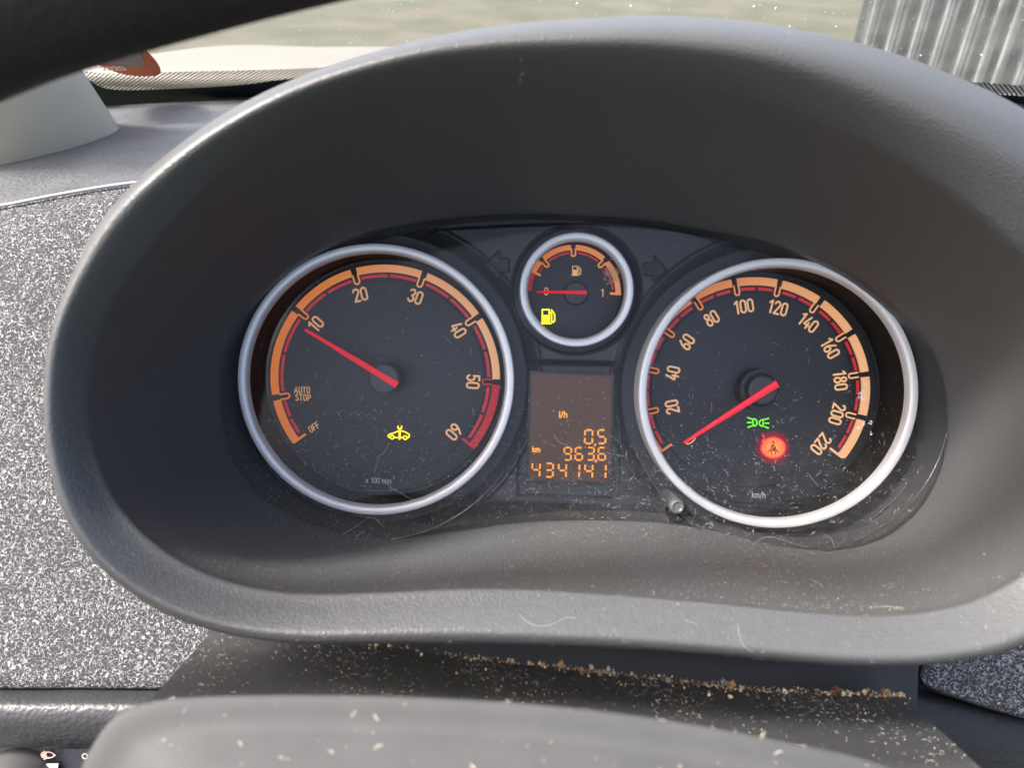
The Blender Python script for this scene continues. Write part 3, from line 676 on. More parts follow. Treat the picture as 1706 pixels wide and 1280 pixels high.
# --- clear lens over the dials
def lens_y(x, z): return -.0085 - .0045 * sst(.0, -.06, z)
ny = 24; vs = []; fs = []
rad = [0, .2, .4, .6, .75, .88, .95, .985, 1.0]
for k_, t in enumerate(rad):
    for i in range(NA):
        x = CX + r0[i] * t * math.sin(g_th[i]); z = CZ + r0[i] * t * math.cos(g_th[i]); vs.append((x, float(lens_y(x, z)) + (.0016 if t > .99 else 0), z))
for k_ in range(len(rad) - 1):
    for i in range(NA): fs.append((k_ * NA + i, k_ * NA + (i + 1) % NA, (k_ + 1) * NA + (i + 1) % NA, (k_ + 1) * NA + i))
m = MB(); m.add(vs, fs)
org_z = ORG[clu.name].z
M['lens'] = glass_mat('lens_clear', (.55, .54, .52, 1), .012, .11, 420, streak=(.3, 1, 1), grad=((W @ Vector((0, 0, -.058))).z - org_z, (W @ Vector((0, 0, -.005))).z - org_z, .10), refl=.55)
lens = m.build('clear_lens', M['lens'], clu, smooth=True)
for c, a0_, a1_, rr in ((cT, 120, 262, .0560), (cS, 100, 255, .0560)):
    m = MB(); P = []
    for i in range(50):
        a = a0_ + (a1_ - a0_) * i / 49; x, z = pol(c, rr, a); P.append((x, float(lens_y(x, z)) - .0001, z))
    tube(m, P, [.00006 + .00028 * math.sin(math.pi * i / 49) ** .5 for i in range(50)], 6); m.build('lens_ridge', M['seam'], clu, smooth=True)

# ------------------------------------------------------------------ dashboard around it
dash = thing('dashboard', 'grey dashboard around the instrument hood with speckled worm-grain trim', 'dashboard', (-.05, .05, -.2))
m = MB(); patch(m, [PX([(-500,440,.09),(-200,375,.085),(0,341,.08),(120,318,.08),(235,301,.08),(600,275,.08),(1000,280,.08),(1500,310,.08),(1900,340,.08),(2300,400,.085)]),
                    PX([(-500,400,.12),(-200,330,.12),(0,295,.12),(120,272,.125),(235,255,.13),(600,235,.13),(1000,240,.13),(1500,260,.13),(1900,290,.13),(2300,340,.13)]),
                    PX([(-500,300,.22),(-200,265,.22),(0,232,.22),(120,215,.23),(235,207,.23),(600,190,.24),(1000,190,.24),(1500,208,.24),(1900,225,.24),(2300,260,.24)]),
                    PX([(-500,250,.31),(-200,215,.32),(0,190,.325),(120,180,.33),(235,173,.33),(600,150,.34),(1000,152,.34),(1500,166,.34),(1900,190,.33),(2300,210,.32)])], 8, 8, lin=True)
m.build('dash_top', M['dash'], dash, smooth=True)
pan = [PX([(-500,450,.088),(-200,380,.083),(0,345,.078),(120,322,.078),(235,305,.078),(560,285,.078)]),
       PX([(-500,520,.070),(-200,450,.064),(0,410,.058),(120,395,.058),(235,380,.058),(560,360,.058)]),
       PX([(-500,760,.045),(-200,740,.042),(0,730,.040),(120,725,.040),(235,720,.040),(560,720,.040)]),
       PX([(-500,1000,.028),(-200,1010,.026),(0,1015,.024),(120,1015,.024),(235,1015,.024),(560,1010,.024)]),
       PX([(-500,1120,.018),(-200,1135,.018),(0,1137,.018),(120,1137,.018),(235,1138,.018),(560,1138,.020)]),
       PX([(-500,1126,.024),(-200,1141,.024),(0,1143,.024),(120,1143,.024),(235,1144,.024),(560,1144,.026)])]
m = MB(); patch(m, pan, 10, 10); m.build('trim_panel', M['worm'], dash, smooth=True, label='left speckled worm-grain trim panel')
m = MB(); e = cr(PX([(-500,452,.085),(-200,380,.080),(0,343,.075),(120,320,.075),(235,303,.075),(420,288,.075)]), 8); tube(m, e.tolist(), .0008, 8); m.build('trim_edge', mat('edge_light', (.28, .28, .28, 1), .5), dash, smooth=True)
# right hand continuation of the trim
m = MB(); patch(m, [PX([(1538,1108,-.004),(1580,1050,-.004),(1700,1000,-.004),(1900,960,-.004),(2100,940,-.004)]),
                    PX([(1534,1120,-.010),(1570,1090,-.010),(1700,1070,-.010),(1900,1050,-.010),(2100,1040,-.010)]),
                    PX([(1535,1132,-.014),(1570,1135,-.014),(1700,1150,-.014),(1900,1165,-.014),(2100,1180,-.014)]),
                    PX([(1540,1140,-.014),(1570,1153,-.014),(1700,1192,-.014),(1900,1232,-.014),(2100,1260,-.014)]),
                    PX([(1545,1146,-.004),(1575,1160,-.004),(1700,1199,-.004),(1900,1240,-.004),(2100,1268,-.004)])], 8, 8)
m.build('trim_panel', M['worm'], dash, smooth=True, label='right speckled worm-grain trim panel in shade')
m = MB(); patch(m, [PX([(1500,1130,.004),(1700,1190,.004),(1900,1230,.004),(2200,1280,.004)]), PX([(1510,1170,-.018),(1700,1212,-.018),(1900,1250,-.018),(2200,1290,-.018)]),
                    PX([(1520,1290,-.020),(1700,1310,-.022),(1900,1330,-.022),(2200,1380,-.022)]), PX([(1520,1500,-.015),(1700,1500,-.015),(1900,1500,-.015),(2200,1500,-.015)])], 8, 8)
m.build('lower_panel', mat('lower_panel_blue_black', (.012, .012, .013, 1), .6, bump=[('voronoi', 500, .0004)]), dash, smooth=True)
m = MB(); patch(m, [PX([(1400,940,.02),(1800,940,.02),(2300,940,.02)]), PX([(1400,1330,.02),(1800,1330,.02),(2300,1330,.02)])], 3, 3); m.build('trim_backing', M['black'], dash)
m = MB(); patch(m, [PX([(-600,1060,.06),(0,1060,.06),(700,1060,.06)]), PX([(-600,1330,.06),(0,1330,.06),(700,1330,.06)])], 3, 3); m.build('trim_backing', M['black'], dash)
# left lower: groove, leather grained roll, switch panel
m = MB(); patch(m, [PX([(-500,1128,.030),(0,1142,.030),(420,1144,.030)]), PX([(-500,1135,.028),(0,1149,.028),(420,1152,.028)])], 6, 3); m.build('groove', M['black'], dash, smooth=True)
m = MB(); patch(m, [PX([(-500,1132,.028),(0,1146,.028),(150,1146,.028),(420,1149,.028)]), PX([(-500,1139,.016),(0,1153,.016),(150,1153,.016),(420,1156,.016)]), PX([(-500,1160,.006),(0,1174,.006),(150,1175,.006),(420,1178,.006)]),
                    PX([(-500,1200,.005),(0,1212,.005),(150,1213,.005),(420,1216,.005)]), PX([(-500,1230,.012),(0,1243,.012),(150,1246,.012),(420,1252,.012)]), PX([(-500,1234,.03),(0,1246,.03),(150,1249,.03),(420,1255,.03)])], 14, 8)
m.build('padded_roll', M['pad'], dash, smooth=True)
m = MB(); patch(m, [PX([(-500,1220,.022),(0,1240,.022),(420,1250,.022)]), PX([(-500,1700,.0),(0,1700,.0),(420,1700,.0)])], 8, 4); swp = m.build('switch_panel', mat('switch_panel_gloss', (.006, .007, .012, 1), .3), dash, smooth=True)
yi = .0185
kz = 9.478
q = [[(725,330),(760,318),(820,335),(870,372),(820,405),(760,418),(735,400),(722,365)], [(690,308),(715,320)], [(660,330),(712,338)], [(652,352),(708,356)], [(652,375),(708,378)], [(665,400),(712,402)], [(700,432),(735,418)]]
icon(q, (0, 1220), kz, yi, 17, 'icon', swp, 'headlamp_symbol', closed={0})
icon([circ(1340, 388, 40)], (0, 1220), kz, yi, 18, 'icon', swp, 'headlamp_symbol', closed={0})
fill([(735,505),(920,505),(905,640),(700,640)], (0, 1220), kz, yi, 'white_print', swp, 'headlamp_symbol')
# big rotary light switch, just its crown in view
ks = c2(-8, 1352, .006); m = MB(); lathe(m, ks, [(.0165, .03), (.0165, .008), (.0150, .005), (.012, .004), (.0001, .004)], 60)
m.build('light_switch_knob', mat('switch_grey', (.10, .10, .10, 1), .5, bump=[('noise', 1500, .0001)]), dash, smooth=True)
# dark wall between hood and steering column
m = MB(); patch(m, [PX([(560,1000,-.030),(650,1040,-.030),(1000,1040,-.030),(1540,1060,-.030)]), PX([(560,1080,-.034),(650,1085,-.034),(1000,1100,-.034),(1530,1120,-.034)]), PX([(560,1300,-.036),(620,1300,-.036),(1000,1300,-.036),(1525,1320,-.036)])], 10, 6)
m.build('column_recess', M['dark'], dash, smooth=True)
# defroster vent at the right
vent_y = .30
m = MB(); patch(m, [PX([(1540,178,.295),(1700,181,.295),(2000,188,.295)]), PX([(1540,135,.33),(1700,143,.33),(2000,155,.33)])], 10, 3); m.build('defroster_slot', M['black'], dash)
for i in range(46):
    x = 1590 + i * 7; a = at(x, 172 + i * .25, .285); b = at(x - 6, 152 + i * .25, .292)
    m = MB(); s = Vector((.0006, 0, 0)); dn = Vector((0, .006, -.004))
    m.add([a - s, a + s, b + s, b - s, a - s + dn, a + s + dn, b + s + dn, b - s + dn], [(0, 1, 2, 3), (1, 5, 6, 2), (0, 3, 7, 4), (0, 4, 5, 1)]); m.build('vent_fin', M['fin'], dash)

# ------------------------------------------------------------------ steering column cover
colm = thing('steering_column_cover', 'dusty black upper cover of the steering column below the hood', 'column cover', (0, -.08, -.12))
rowsC = [PX([(355,1048,-.046),(590,1072,-.046),(800,1100,-.046),(1000,1122,-.046),(1250,1150,-.046),(1506,1161,-.046)]),
         PX([(330,1078,-.056),(580,1098,-.055),(800,1125,-.054),(1000,1146,-.054),(1260,1175,-.055),(1530,1185,-.056)]),
         PX([(236,1182,-.092),(560,1190,-.086),(800,1210,-.084),(1020,1235,-.084),(1300,1268,-.086),(1632,1278,-.092)]),
         PX([(120,1300,-.120),(540,1320,-.112),(800,1330,-.110),(1030,1350,-.110),(1340,1390,-.112),(1760,1400,-.120)])]
m = MB(); gC = patch(m, rowsC, 10, 12, lin=True); 
# turned-down edges so the cover has thickness
for side in (0, -1):
    e = gC[side]; n = len(e); dn = np.array([(.002 if side == 0 else -.002), .004, -.012]); dn2 = np.array([(.008 if side == 0 else -.008), .010, -.05])
    vs = [tuple(p) for p in e] + [tuple(p + dn) for p in e] + [tuple(p + dn2) for p in e]
    m.add(vs, [(i, i + 1, i + 1 + n, i + n) for i in range(n - 1)] + [(i + n, i + 1 + n, i + 1 + 2 * n, i + 2 * n) for i in range(n - 1)])
m.build('upper_shell', M['cover'], colm, smooth=False).data.polygons.foreach_set('use_smooth', [True] * len(m.f))
COVV = gC

# ------------------------------------------------------------------ steering wheel: rim across the corner, hub pad along the bottom
wheel = thing('steering_wheel', 'steering wheel close to the lens, black rim top left and pale grey hub below', 'steering wheel', (0, -.17, -.2))
m = MB(); rp = cr(PX([(-1500,1500,-.160),(-1250,900,-.160),(-800,345,-.160),(-360,112,-.160),(-70,-14,-.160),(62,-62,-.160),(276,-124,-.160),(505,-182,-.160),(900,-268,-.160),(1500,-340,-.160),(2400,-420,-.160)]), 10)
tube(m, rp.tolist(), .0158, 28); m.build('rim', M['rim'], wheel, smooth=True)
hb = [(100,1420),(128,1330),(150,1268),(196,1205),(262,1180),(360,1172),(520,1170),(700,1174),(900,1186),(1100,1210),(1300,1246),(1480,1290),(1650,1380)]
rowsH = []
for q_ in range(11):
    ph = math.pi / 2 * q_ / 10; dy = -.142 - .031 * math.sin(ph); k = .75 * (q_ / 10) ** 1.15; dy = -.142 - .055 * (q_ / 10)
    rowsH.append([tuple(at(pa + (850 - pa) * k, pb + (2050 - pb) * k, dy)) for pa, pb in hb])
back = [(p[0], -.115, p[2] - .045) for p in rowsH[0]]
m = MB(); gH = patch(m, [back] + rowsH, 8, 6); m.build('hub_pad', M['hub'], wheel, smooth=True)

# ------------------------------------------------------------------ pillar, windscreen, sticker, bonnet, roof
m = MB(); P0 = at(85, 275, .215); P1 = at(-120, 20, .12); P2 = at(-700, -700, .0)
pp = cr([tuple(P0 + (P0 - P1) * .3), tuple(P0), tuple(P1), tuple(P2)], 10)
tube(m, pp.tolist(), .048, 48)
m.build('pillar_trim', M['pillar'], None, smooth=True, label='beige windscreen pillar trim at the left end of the dashboard', cat='pillar trim')
WP = at(350, 160, .335); WN = cw((0, -math.sin(R(33)), -math.cos(R(33))))     # windscreen plane
def wp(px, py, off=0): p = at_plane(px, py, WP + WN * off, WN); return p
ws = thing('windscreen', 'dusty windscreen with black dotted border above the dashboard', 'windscreen', tuple(WP))
up_ = cw((0, -math.cos(R(33)), math.sin(R(33))))
Lb = wp(-700, 196); Rb_ = wp(2400, 250)
m = MB(); m.add([Lb, Rb_, Rb_ + up_ * .85, Lb + up_ * .85], [(0, 1, 2, 3)])
M['wsglass'] = glass_mat('windscreen_glass', (.62, .60, .50, 1), .08, .20, 22, refl=.6, streak=(1, 1, 1))  # pale film is dirt plus the reflected haze, painted in as diffuse colour
m.build('glass', M['wsglass'], ws)
def strip(name, pts_top, pts_bot, mt, off, uvs=1):
    a = cr([tuple(wp(x, y, off)) for x, y in pts_top], 8); b = cr([tuple(wp(x, y, off)) for x, y in pts_bot], 8); n = len(a)
    m = MB(); m.add(a.tolist() + b.tolist(), [(i, i + 1, i + 1 + n, i + n) for i in range(n - 1)])
    u = np.zeros((2 * n, 2)); s = a[:, 0]; u[:n, 0] = s; u[n:, 0] = b[:, 0]; hgt = np.linalg.norm(a - b, axis=1); u[:n, 1] = (a @ np.array(up_)); u[n:, 1] = (b @ np.array(up_)); m_ = m.build(name, mt, ws, uv=u); return m_
strip('border_band', [(128,118),(150,134),(190,149),(300,147),(400,141),(520,128),(800,118),(1200,130),(1500,146),(1706,160),(2000,180)], [(60,140),(125,160),(168,182),(300,172),(400,165),(520,156),(800,150),(1200,155),(1500,172),(1706,186),(2000,205)], M['frit'], .0016)
def dot_mat():
    m = bpy.data.materials.new('frit_dots'); m.use_nodes = True; t = m.node_tree; N = t.nodes; Lk = t.links
    b = N['Principled BSDF']; b.inputs['Base Color'].default_value = (.006, .01, .014, 1)
    uv = N.new('ShaderNodeUVMap'); mp = N.new('ShaderNodeMapping'); mp.inputs['Rotation'].default_value = (0, 0, R(45)); mp.inputs['Scale'].default_value = (2600, 2600, 1)
    Lk.new(uv.outputs[0], mp.inputs[0]); sp = N.new('ShaderNodeSeparateXYZ'); Lk.new(mp.outputs[0], sp.inputs[0])
    s1 = N.new('ShaderNodeMath'); s1.operation = 'SINE'; s2 = N.new('ShaderNodeMath'); s2.operation = 'SINE'; Lk.new(sp.outputs[0], s1.inputs[0]); Lk.new(sp.outputs[1], s2.inputs[0])
    mm = N.new('ShaderNodeMath'); mm.operation = 'ADD'; Lk.new(s1.outputs[0], mm.inputs[0]); Lk.new(s2.outputs[0], mm.inputs[1])
    gt = N.new('ShaderNodeMath'); gt.operation = 'GREATER_THAN'; gt.inputs[1].default_value = .15; Lk.new(mm.outputs[0], gt.inputs[0])
    tr = N.new('ShaderNodeBsdfTransparent'); mx = N.new('ShaderNodeMixShader'); Lk.new(gt.outputs[0], mx.inputs[0]); Lk.new(b.outputs[0], mx.inputs[1]); Lk.new(tr.outputs[0], mx.inputs[2])
    Lk.new(mx.outputs[0], N['Material Output'].inputs[0]); return m
strip('dotted_border', [(128,118),(150,119),(190,122),(300,119),(400,117),(520,113),(800,100),(1200,110),(1500,128),(1706,142),(2000,160)], [(130,119),(152,135),(192,150),(300,147.5),(400,141.5),(520,128.5),(800,118.5),(1200,130.5),(1500,146.5),(1706,160.5),(2000,180)], dot_mat(), .0012)
# sticker on the glass
stk = thing('round_sticker', 'orange edged round sticker on the windscreen beside the pillar', 'sticker', tuple(wp(190, 90)))
ex = Vector((1, 0, 0)); ey = up_
sc_c = wp(160, 62, .002)
pc = wp(243, 88, .002); pb = wp(160, 124, .002)
rx, rz = abs((pc - sc_c).x) * 1.12, abs((pb - sc_c).dot(up_)) * 1.0
def ell(k, off, n=64, e=3.0):
    out = []
    for i in range(n):
        a = 2 * math.pi * i / n; ca, sa = math.cos(a), math.sin(a)
        out.append(sc_c + WN * off + ex * rx * k * math.copysign(abs(ca) ** (2 / e), ca) + ey * rz * (k if k > .9 else k * .93) * math.copysign(abs(sa) ** (2 / e), sa))
    return out
m = MB(); a = ell(1, 0); m.add(a, [tuple(range(64))]); m.build('sticker_edge', mat('sticker_orange', lin(176, 84, 42), .5), stk)
m = MB(); a = ell(.76, .0006); m.add(a, [tuple(range(64))]); m.build('sticker_centre', mat('sticker_grey', lin(120, 110, 105), .5), stk)
m = MB()
tx = []; text(m, '2020', (0, 0), .0062, 0, 0, sw=.16, gap=.1)
tp = wp(188, 113.5, .003); m.v = [tuple(tp + ex * v[0] * 1.3 + ey * v[2] * 1.1 - WN * 0 + WN * (-v[1] * 4) + ey * v[0] * .25) for v in m.v]
m.build('year_print', mat('sticker_print', lin(225, 205, 195), .5), stk)

def Wp(x, y, z): return (x, y, z)
camx, camy, camz = camW
# bonnet seen through the foot of the windscreen
m = MB(); vs = []; nx, nyb = 24, 10
for j in range(nyb):
    for i in range(nx):
        x = camx - .75 + 2.1 * i / (nx - 1); yy = camy + .72 + .62 * j / (nyb - 1)
        z = camz - .144 - .075 * (j / (nyb - 1)) ** 1.5 - .13 * ((x - camx + .12) / .9) ** 2 + (.006 if abs(i - 4) < 1 else 0); vs.append((x, yy, z))
m.add(vs, [(j * nx + i, j * nx + i + 1, (j + 1) * nx + i + 1, (j + 1) * nx + i) for j in range(nyb - 1) for i in range(nx - 1)])
bon = m.build('car_bonnet', M['bonnet'], None, smooth=True, world=True, label='sunlit cream bonnet just beyond the windscreen', cat='bonnet')
so_ = bon.modifiers.new('Solidify', 'SOLIDIFY'); so_.thickness = .01; so_.offset = -1
# ground and hoarding outside
def ground_mat():
    m = mat('ground_scrub', (.2, .18, .1, 1), .9); t = m.node_tree; N = t.nodes; Lk = t.links; b = N['Principled BSDF']
    tc = N.new('ShaderNodeTexCoord'); x = N.new('ShaderNodeTexNoise'); x.inputs['Scale'].default_value = 1.1; x.inputs['Detail'].default_value = 4; x.inputs['Roughness'].default_value = .55
    Lk.new(tc.outputs['Object'], x.inputs['Vector'])
    r = N.new('ShaderNodeValToRGB'); cr_ = r.color_ramp; cr_.elements[0].position = .36; cr_.elements[0].color = (.034, .040, .014, 1); cr_.elements[1].position = .62; cr_.elements[1].color = (.072, .064, .044, 1)
    e = cr_.elements.new(.5); e.color = (.050, .052, .026, 1)
    Lk.new(x.outputs[0], r.inputs[0]); Lk.new(r.outputs[0], b.inputs['Base Color'])
    bp = N.new('ShaderNodeBump'); bp.inputs['Distance'].default_value = .01; Lk.new(x.outputs[0], bp.inputs['Height']); Lk.new(bp.outputs[0], b.inputs['Normal']); return m
m = MB(); m.add([(-150, -150, 0), (150, -150, 0), (150, 150, 0), (-150, 150, 0)], [(0, 1, 2, 3)]); g = m.build('ground', ground_mat(), None, world=True, kind='structure')
hd = bpy.data.objects.new('corrugated_fence', None); COL.objects.link(hd); 
dF = 3.6; ang = R(4)
fx0 = camx + dF * (1380 - 850) / F * .97; hd.location = (fx0, camy + dF, 0); ORG[hd.name] = Vector(hd.location)
props(hd, 'pale grey-blue corrugated sheet fence outside, right of the hood', 'fence')
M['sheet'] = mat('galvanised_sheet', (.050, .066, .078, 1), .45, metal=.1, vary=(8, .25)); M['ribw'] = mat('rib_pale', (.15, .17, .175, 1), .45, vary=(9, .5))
x = fx0; i = 0; rs = random.Random(3)
while x < fx0 + 1.9:
    wd = .075 + rs.random() * .06; m = MB(); y_ = camy + dF
    prof = [(0, 0), (.30, 0), (.36, -.028), (.44, -.034), (.46, -.018), (.50, -.018), (.52, -.034), (.60, -.034), (.66, -.012), (.72, -.028), (.84, -.028), (.90, 0), (1, 0)]
    vs = []
    for u, dp in prof:
        for z in (0, 2.2): vs.append((x + u * wd, y_ + dp * 1.2, z))
    n = len(prof)
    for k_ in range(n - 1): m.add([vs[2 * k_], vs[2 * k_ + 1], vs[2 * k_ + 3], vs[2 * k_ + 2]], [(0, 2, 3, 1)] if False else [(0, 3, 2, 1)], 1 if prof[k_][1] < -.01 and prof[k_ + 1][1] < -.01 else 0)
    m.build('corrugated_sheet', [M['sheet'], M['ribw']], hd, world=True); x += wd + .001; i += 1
for z in (.35, 1.6):
    m = MB(); a, b = Vector((fx0, camy + dF - .045, z)), Vector((fx0 + 1.9, camy + dF - .045, z))
    vs = []
    for p in (a, b): vs += [p + Vector((0, -.006, -.012)), p + Vector((0, -.006, .012)), p + Vector((0, .006, .012)), p + Vector((0, .006, -.012))]
    m.add(vs, [(0, 1, 5, 4), (1, 2, 6, 5), (3, 7, 6, 2), (0, 4, 7, 3)]); m.build('rail', M['ribw'], hd, world=True)

# ------------------------------------------------------------------ dust, lint and crumbs
OCT = [(1, 0, 0), (-1, 0, 0), (0, 1, 0), (0, -1, 0), (0, 0, 1), (0, 0, -1)]
OF = [(0, 2, 4), (2, 1, 4), (1, 3, 4), (3, 0, 4), (2, 0, 5), (1, 2, 5), (3, 1, 5), (0, 3, 5)]
def speck(mb, p, r, mi=0, rnd=random):
    sx, sy, sz = (r * rnd.uniform(.5, 1.3) for _ in range(3)); a = rnd.uniform(0, 6.28); ca, sa = math.cos(a), math.sin(a)
    mb.add([(p[0] + (x * sx * ca - z * sz * sa), p[1] + y * sy, p[2] + (x * sx * sa + z * sz * ca)) for x, y, z in OCT], OF, mi)
def fibre(mb, p, L, r, e1, e2, mi=0, curl=1.2):
    # a curled thread lying in the plane spanned by e1, e2
    a = random.uniform(0, 6.28); k = random.uniform(-1, 1) * curl; n = 5; P = [Vector(p)]
    for i in range(n):
        a += k * random.uniform(.2, 1); P.append(P[-1] + (e1 * math.cos(a) + e2 * math.sin(a)) * (L / n))
    tube(mb, P, [r * (.5 + .5 * math.sin(math.pi * i / n)) for i in range(n + 1)], 3, mi, cap=False)
E1, E2 = Vector((1, 0, 0)), Vector((0, 0, 1))
m = MB(); cnt = 0
while cnt < 4200:
    x, z = random.uniform(-.11, .15), random.uniform(-.073, .045)
    if not inside0(x, z, .985): continue
    dens = .05 + .95 * float(sst(.01, -.05, z)) ** 1.3
    dens *= 1.0 + .8 * math.exp(-((x - .05) / .03) ** 2 - ((z + .05) / .02) ** 2)
    if random.random() > dens * .6: continue
    y = float(lens_y(x, z)) - .0001; cnt += 1
    if random.random() < .30: fibre(m, (x, y, z), .0005 + .0022 * random.random() ** 2.5, random.uniform(.00002, .00004), E1, E2, 0, .45)
    else: speck(m, (x, y, z), min(.00030, .00005 / (random.random() + .03) ** .42))
m.build('lens_dust', [M['dust']], None, label='white dust and lint over the lower part of the clear lens', cat='dust', kind='stuff')
# a few long hairs on the lens and the hood floor
def surf_sample(V3, quads, n, wfun):
    V3 = np.asarray(V3); q = np.asarray(quads); a = V3[q[:, 0]]; b = V3[q[:, 1]]; c = V3[q[:, 2]]; d = V3[q[:, 3]]
    nr = np.cross(c - a, d - b); ar = np.linalg.norm(nr, axis=1) / 2; cen = (a + b + c + d) / 4; nr = nr / (2 * ar[:, None] + 1e-12)
    wt = ar * wfun(cen, nr); wt = wt / wt.sum(); k = rng.choice(len(q), n, p=wt)
    u, v = rng.random((n, 1)), rng.random((n, 1))
    P = (a[k] * (1 - u) + b[k] * u) * (1 - v) + (d[k] * (1 - u) + c[k] * u) * v
    return P, nr[k]
cpos = np.array(cam_c)
def scatter(name, V3, quads, n, wfun, sizes, mats, lab, cat, fib=.25, fl=(.0006, .002), fr=(.00002, .00004)):
    P, Nn = surf_sample(V3, quads, n, wfun); m = MB()
    for p, nn in zip(P, Nn):
        if np.dot(cpos - p, nn) < 0: nn = -nn
        p = p + nn * .00005; mi = random.randrange(len(mats)); nv = Vector(nn); e1 = nv.orthogonal().normalized(); e2 = nv.cross(e1)
        if random.random() < fib: fibre(m, tuple(p), random.uniform(*fl), random.uniform(*fr), e1, e2, mi, .5)
        else: speck(m, tuple(p), random.choice(sizes), mi)
    return m.build(name, mats, None, label=lab, cat=cat, kind='stuff')
bot = lambda c, n_2: sst(-.035, -.062, c[:, 2])
def w_floor(c, nrm):
    w1 = sst(-.045, -.063, c[:, 2]) * (c[:, 1] < -.010) * (c[:, 1] > -.094)
    rimp = np.where(c[:, 1] < -.083, .45, 1.0)
    blob = .5 + 1.2 * np.exp(-((c[:, 0] - .04) / .05) ** 2) + .7 * np.exp(-((c[:, 0] + .06) / .03) ** 2) + .8 * np.exp(-((c[:, 0] - .1) / .03) ** 2)
    return w1 * rimp * blob + .006 * (c[:, 1] > -.094) * (c[:, 1] < -.006)
scatter('hood_dust', HOODV, HOODF, 6500, w_floor, [.00004, .00005, .00006, .00007, .00009, .00014], [M['dust'], M['dusty'], M['dusty']], 'yellowish dust and lint lying on the floor of the hood below the dials', 'dust', .28, (.0004, .0014), (.00002, .000035))
gf = COVV; U_, V_ = gf.shape[:2]; qf = [(i * V_ + j, i * V_ + j + 1, (i + 1) * V_ + j + 1, (i + 1) * V_ + j) for i in range(U_ - 1) for j in range(V_ - 1)]
scatter('column_dust', gf.reshape(-1, 3), qf, 4200, lambda c, n_2: (.35 + np.exp(-((c[:, 1] + .046) / .018) ** 2)) * (1 + .8 * np.sin(c[:, 0] * 130 + c[:, 1] * 90)), [.00004, .00005, .00005, .00006, .00007, .00009, .00012, .0002], [M['dust'], M['dust'], M['dusty']], 'pale specks scattered over the black steering column cover', 'dust', .2, (.0005, .002), (.00003, .00005))
U_, V_ = gH.shape[:2]; qf = [(i * V_ + j, i * V_ + j + 1, (i + 1) * V_ + j + 1, (i + 1) * V_ + j) for i in range(U_ - 1) for j in range(V_ - 1)]
scatter('hub_dust', gH.reshape(-1, 3), qf, 650, lambda c, n_2: 1.0 + 0 * c[:, 0], [.00006, .00008, .0001, .00016], [M['dust'], M['crumb1']], 'blurred pale specks on the grey steering wheel hub', 'dust', .2, (.0008, .002), (.00005, .00008))
# crumbs lodged along the rear edge of the cover
m = MB(); edge = cr([at(a, b, -.0455)[:] for a, b in [(590,1072),(800,1100),(1000,1122),(1250,1150),(1506,1161)]], 60)
L = len(edge)
def crumb(mb, p, r, mi):
    n = 5; vs = []
    for i in range(3):
        for j in range(n):
            a = 2 * math.pi * j / n + i * .4; rr = r * random.uniform(.35, 1.35) * (.55, 1, .5)[i]
            vs.append((p[0] + rr * math.cos(a), p[1] + rr * math.sin(a) * .8, p[2] + (i - .7) * r * .6 * random.uniform(.3, 1.5)))
    mb.add(vs, [(i * n + j, i * n + (j + 1) % n, (i + 1) * n + (j + 1) % n, (i + 1) * n + j) for i in range(2) for j in range(n)] + [tuple(range(n))[::-1], tuple(2 * n + j for j in range(n))], mi)
for i in range(900):
    t = random.random() ** .72; k = min(L - 1, int(t * L)); p = edge[k]
    clump = .5 + .5 * math.sin(t * 47) * math.sin(t * 19 + 1); r = min(.0014, .00022 / (random.random() + .02) ** .5) * (.6 + .7 * clump)
    if t < .35 and random.random() < .4: continue
    crumb(m, (p[0] + random.gauss(0, .0008), p[1] + random.gauss(-.0005, .0009) - (random.expovariate(1 / .004) if random.random() < .15 else 0), p[2] + abs(random.gauss(0, .0006)) + r * .3), r, random.choice([0, 0, 1, 1, 2, 3]))
m.build('crumbs', [M['crumb1'], M['crumb2'], M['crumb3'], M['crumb4']], None, label='line of tan and cream crumbs caught behind the steering column cover', cat='crumbs', kind='stuff')

# chalky residue, hairs and the dried stain: laid on the surfaces they stick to
from mathutils.bvhtree import BVHTree
TH = BVHTree.FromPolygons([Vector(v) for v in HOODV.tolist()], HOODF)
def on_hood(px, py):
    d = ray(px, py).normalized(); h = TH.ray_cast(cam_c, d)
    return (h[0] - d * .0001) if h[0] else None
m = MB()
for px, py, r in [(868,98,.0007),(870,103,.0005),(868,124,.0010),(872,120,.0008),(866,131,.0009),(867,138,.0007),(869,112,.0005),(866,168,.0004),(792,284,.0006),(1042,242,.0004),(1640,925,.0009)]:
    p = on_hood(px, py)
    if p: crumb(m, p, r * .62, 0)
m.build('residue', [mat('chalky_residue', (.16, .165, .165, 1), .8)], None, label='small chalky marks stuck to the upper rim and wall of the hood', cat='residue', kind='stuff')
m = MB()
def lens_pt(px, py):
    p = at(px, py, -.010); p = at(px, py, float(lens_y(p.x, p.z)) - .00012); return p
for L_, r in [([(649,737),(640,755),(632,760),(626,778),(623,790)],.00005), ([(634,797),(655,815),(668,822),(690,835)],.00005), ([(608,816),(640,819),(662,816)],.00004), ([(565,893),(590,880),(606,868),(620,862),(640,878)],.00005),
              ([(582,899),(595,893),(607,885)],.00006), ([(436,843),(446,832),(454,826)],.00004), ([(922,724),(932,737),(946,742)],.00005), ([(1372,890),(1386,900),(1392,922)],.00005), ([(1255,905),(1280,895),(1320,905),(1345,912)],.00004), ([(1345,788),(1355,800),(1364,812)],.00003), ([(1010,755),(1040,760)],.00003), ([(740,560),(752,572)],.00003)]:
    tube(m, cr([tuple(lens_pt(*q)) for q in L_], 4).tolist(), r * .7, 4, cap=False)
m.build('lens_hairs', [M['dust']], None, label='pale hairs and long lint threads stuck to the clear lens', cat='lint', kind='stuff')
m = MB()
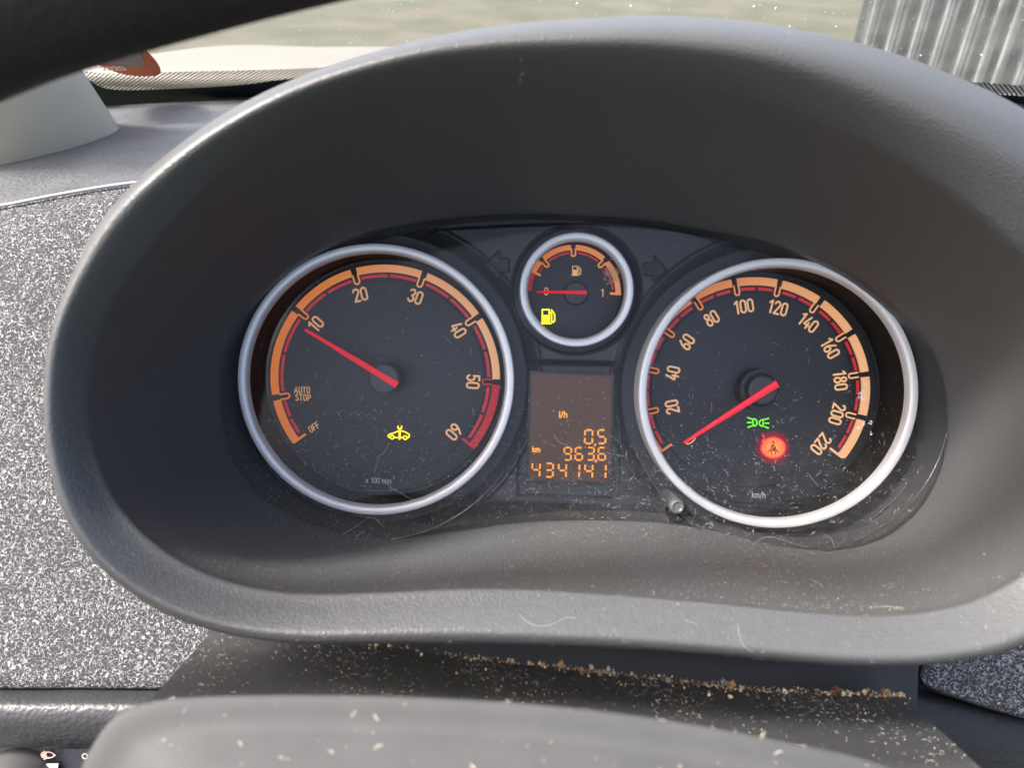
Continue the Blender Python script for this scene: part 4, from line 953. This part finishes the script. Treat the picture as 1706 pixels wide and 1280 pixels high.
for L_, r in [([(866,1025),(880,1038),(900,1044),(922,1040),(942,1030),(960,1030)],.00007), ([(1229,1040),(1232,1060),(1240,1078),(1256,1088)],.00007), ([(1345,962),(1368,975),(1372,985)],.00006), ([(1448,1013),(1475,1011),(1508,1014)],.00007), ([(700,300),(712,296)],.00004), ([(1000,340),(1012,325)],.00004), ([(1140,1033),(1160,1040)],.00004)]:
    P = [on_hood(*q) for q in L_]
    if all(P): tube(m, cr([tuple(p) for p in P], 4).tolist(), r * .42, 4, cap=False)
m.build('hood_hairs', [M['dust']], None, label='pale hairs lying on the lower lip of the hood', cat='lint', kind='stuff')
m = MB(); rs = random.Random(5)
for i in range(90):
    a = rs.uniform(0, 6.28); q = rs.random() ** .6 * 15; x, y = 1019 + q * math.cos(a) * .85, 457 + q * math.sin(a) * 1.15
    P = [lens_pt(x, y)]; b = rs.uniform(0, 6.28)
    for j in range(4): b += rs.uniform(-.9, .9); P.append(P[-1] + Vector((math.cos(b), 0, math.sin(b))) * .0004)
    tube(m, [tuple(p) for p in P], .00007, 3, rs.randrange(2), cap=False)
for x, y in ((1015,425),(1018,432)): crumb(m, lens_pt(x, y), .0003, 1)
m.build('dried_stain', [mat('stain_tan', (.38, .25, .16, 1), .7), mat('stain_pale', (.55, .42, .32, 1), .7)], None, label='dried tan splash stuck on the lens over the right of the fuel gauge', cat='stain', kind='stuff')
m = MB()
for cx_, cy_, R_ in ((893, 673, 7), (944, 791, 6), (886, 801, 5)):
    for i in range(26):
        a = rs.uniform(0, 6.28); q = rs.random() ** .5 * R_; speck(m, tuple(lens_pt(cx_ + q * math.cos(a) * .7, cy_ + q * math.sin(a))), rs.uniform(.00006, .00016), 0, rs)
m.build('water_spots', [mat('spot_grey', (.22, .20, .19, 1), .8)], None, label='dried grey drops on the lens over the amber display', cat='stain', kind='stuff')

m = MB()  # reflection glint at the dial's right, built as white specks on the lens
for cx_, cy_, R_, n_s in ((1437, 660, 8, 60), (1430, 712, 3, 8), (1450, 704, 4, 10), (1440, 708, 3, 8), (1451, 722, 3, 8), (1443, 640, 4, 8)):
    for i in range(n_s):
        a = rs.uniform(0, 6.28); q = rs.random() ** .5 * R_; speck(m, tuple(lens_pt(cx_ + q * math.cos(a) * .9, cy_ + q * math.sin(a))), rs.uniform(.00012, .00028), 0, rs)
m.build('painted_glint', [mat('glint_white', (.8, .8, .8, 1), .3)], None, label='small white painted glint on the lens over the 200 of the right dial', cat='stain', kind='stuff')
m = MB()
for i in range(260):
    px, py = rs.uniform(150, 1706), rs.uniform(0, 112); p = wp(px, py, -.001); speck(m, tuple(p), rs.choice([.0002, .0002, .0003, .0004, .0008 if rs.random() < .2 else .0003]), 0, rs)
m.build('windscreen_dirt', [mat('windscreen_dirt', (.42, .42, .38, 1), .8)], None, label='pale dirt specks on the windscreen above the hood', cat='dirt', kind='stuff')
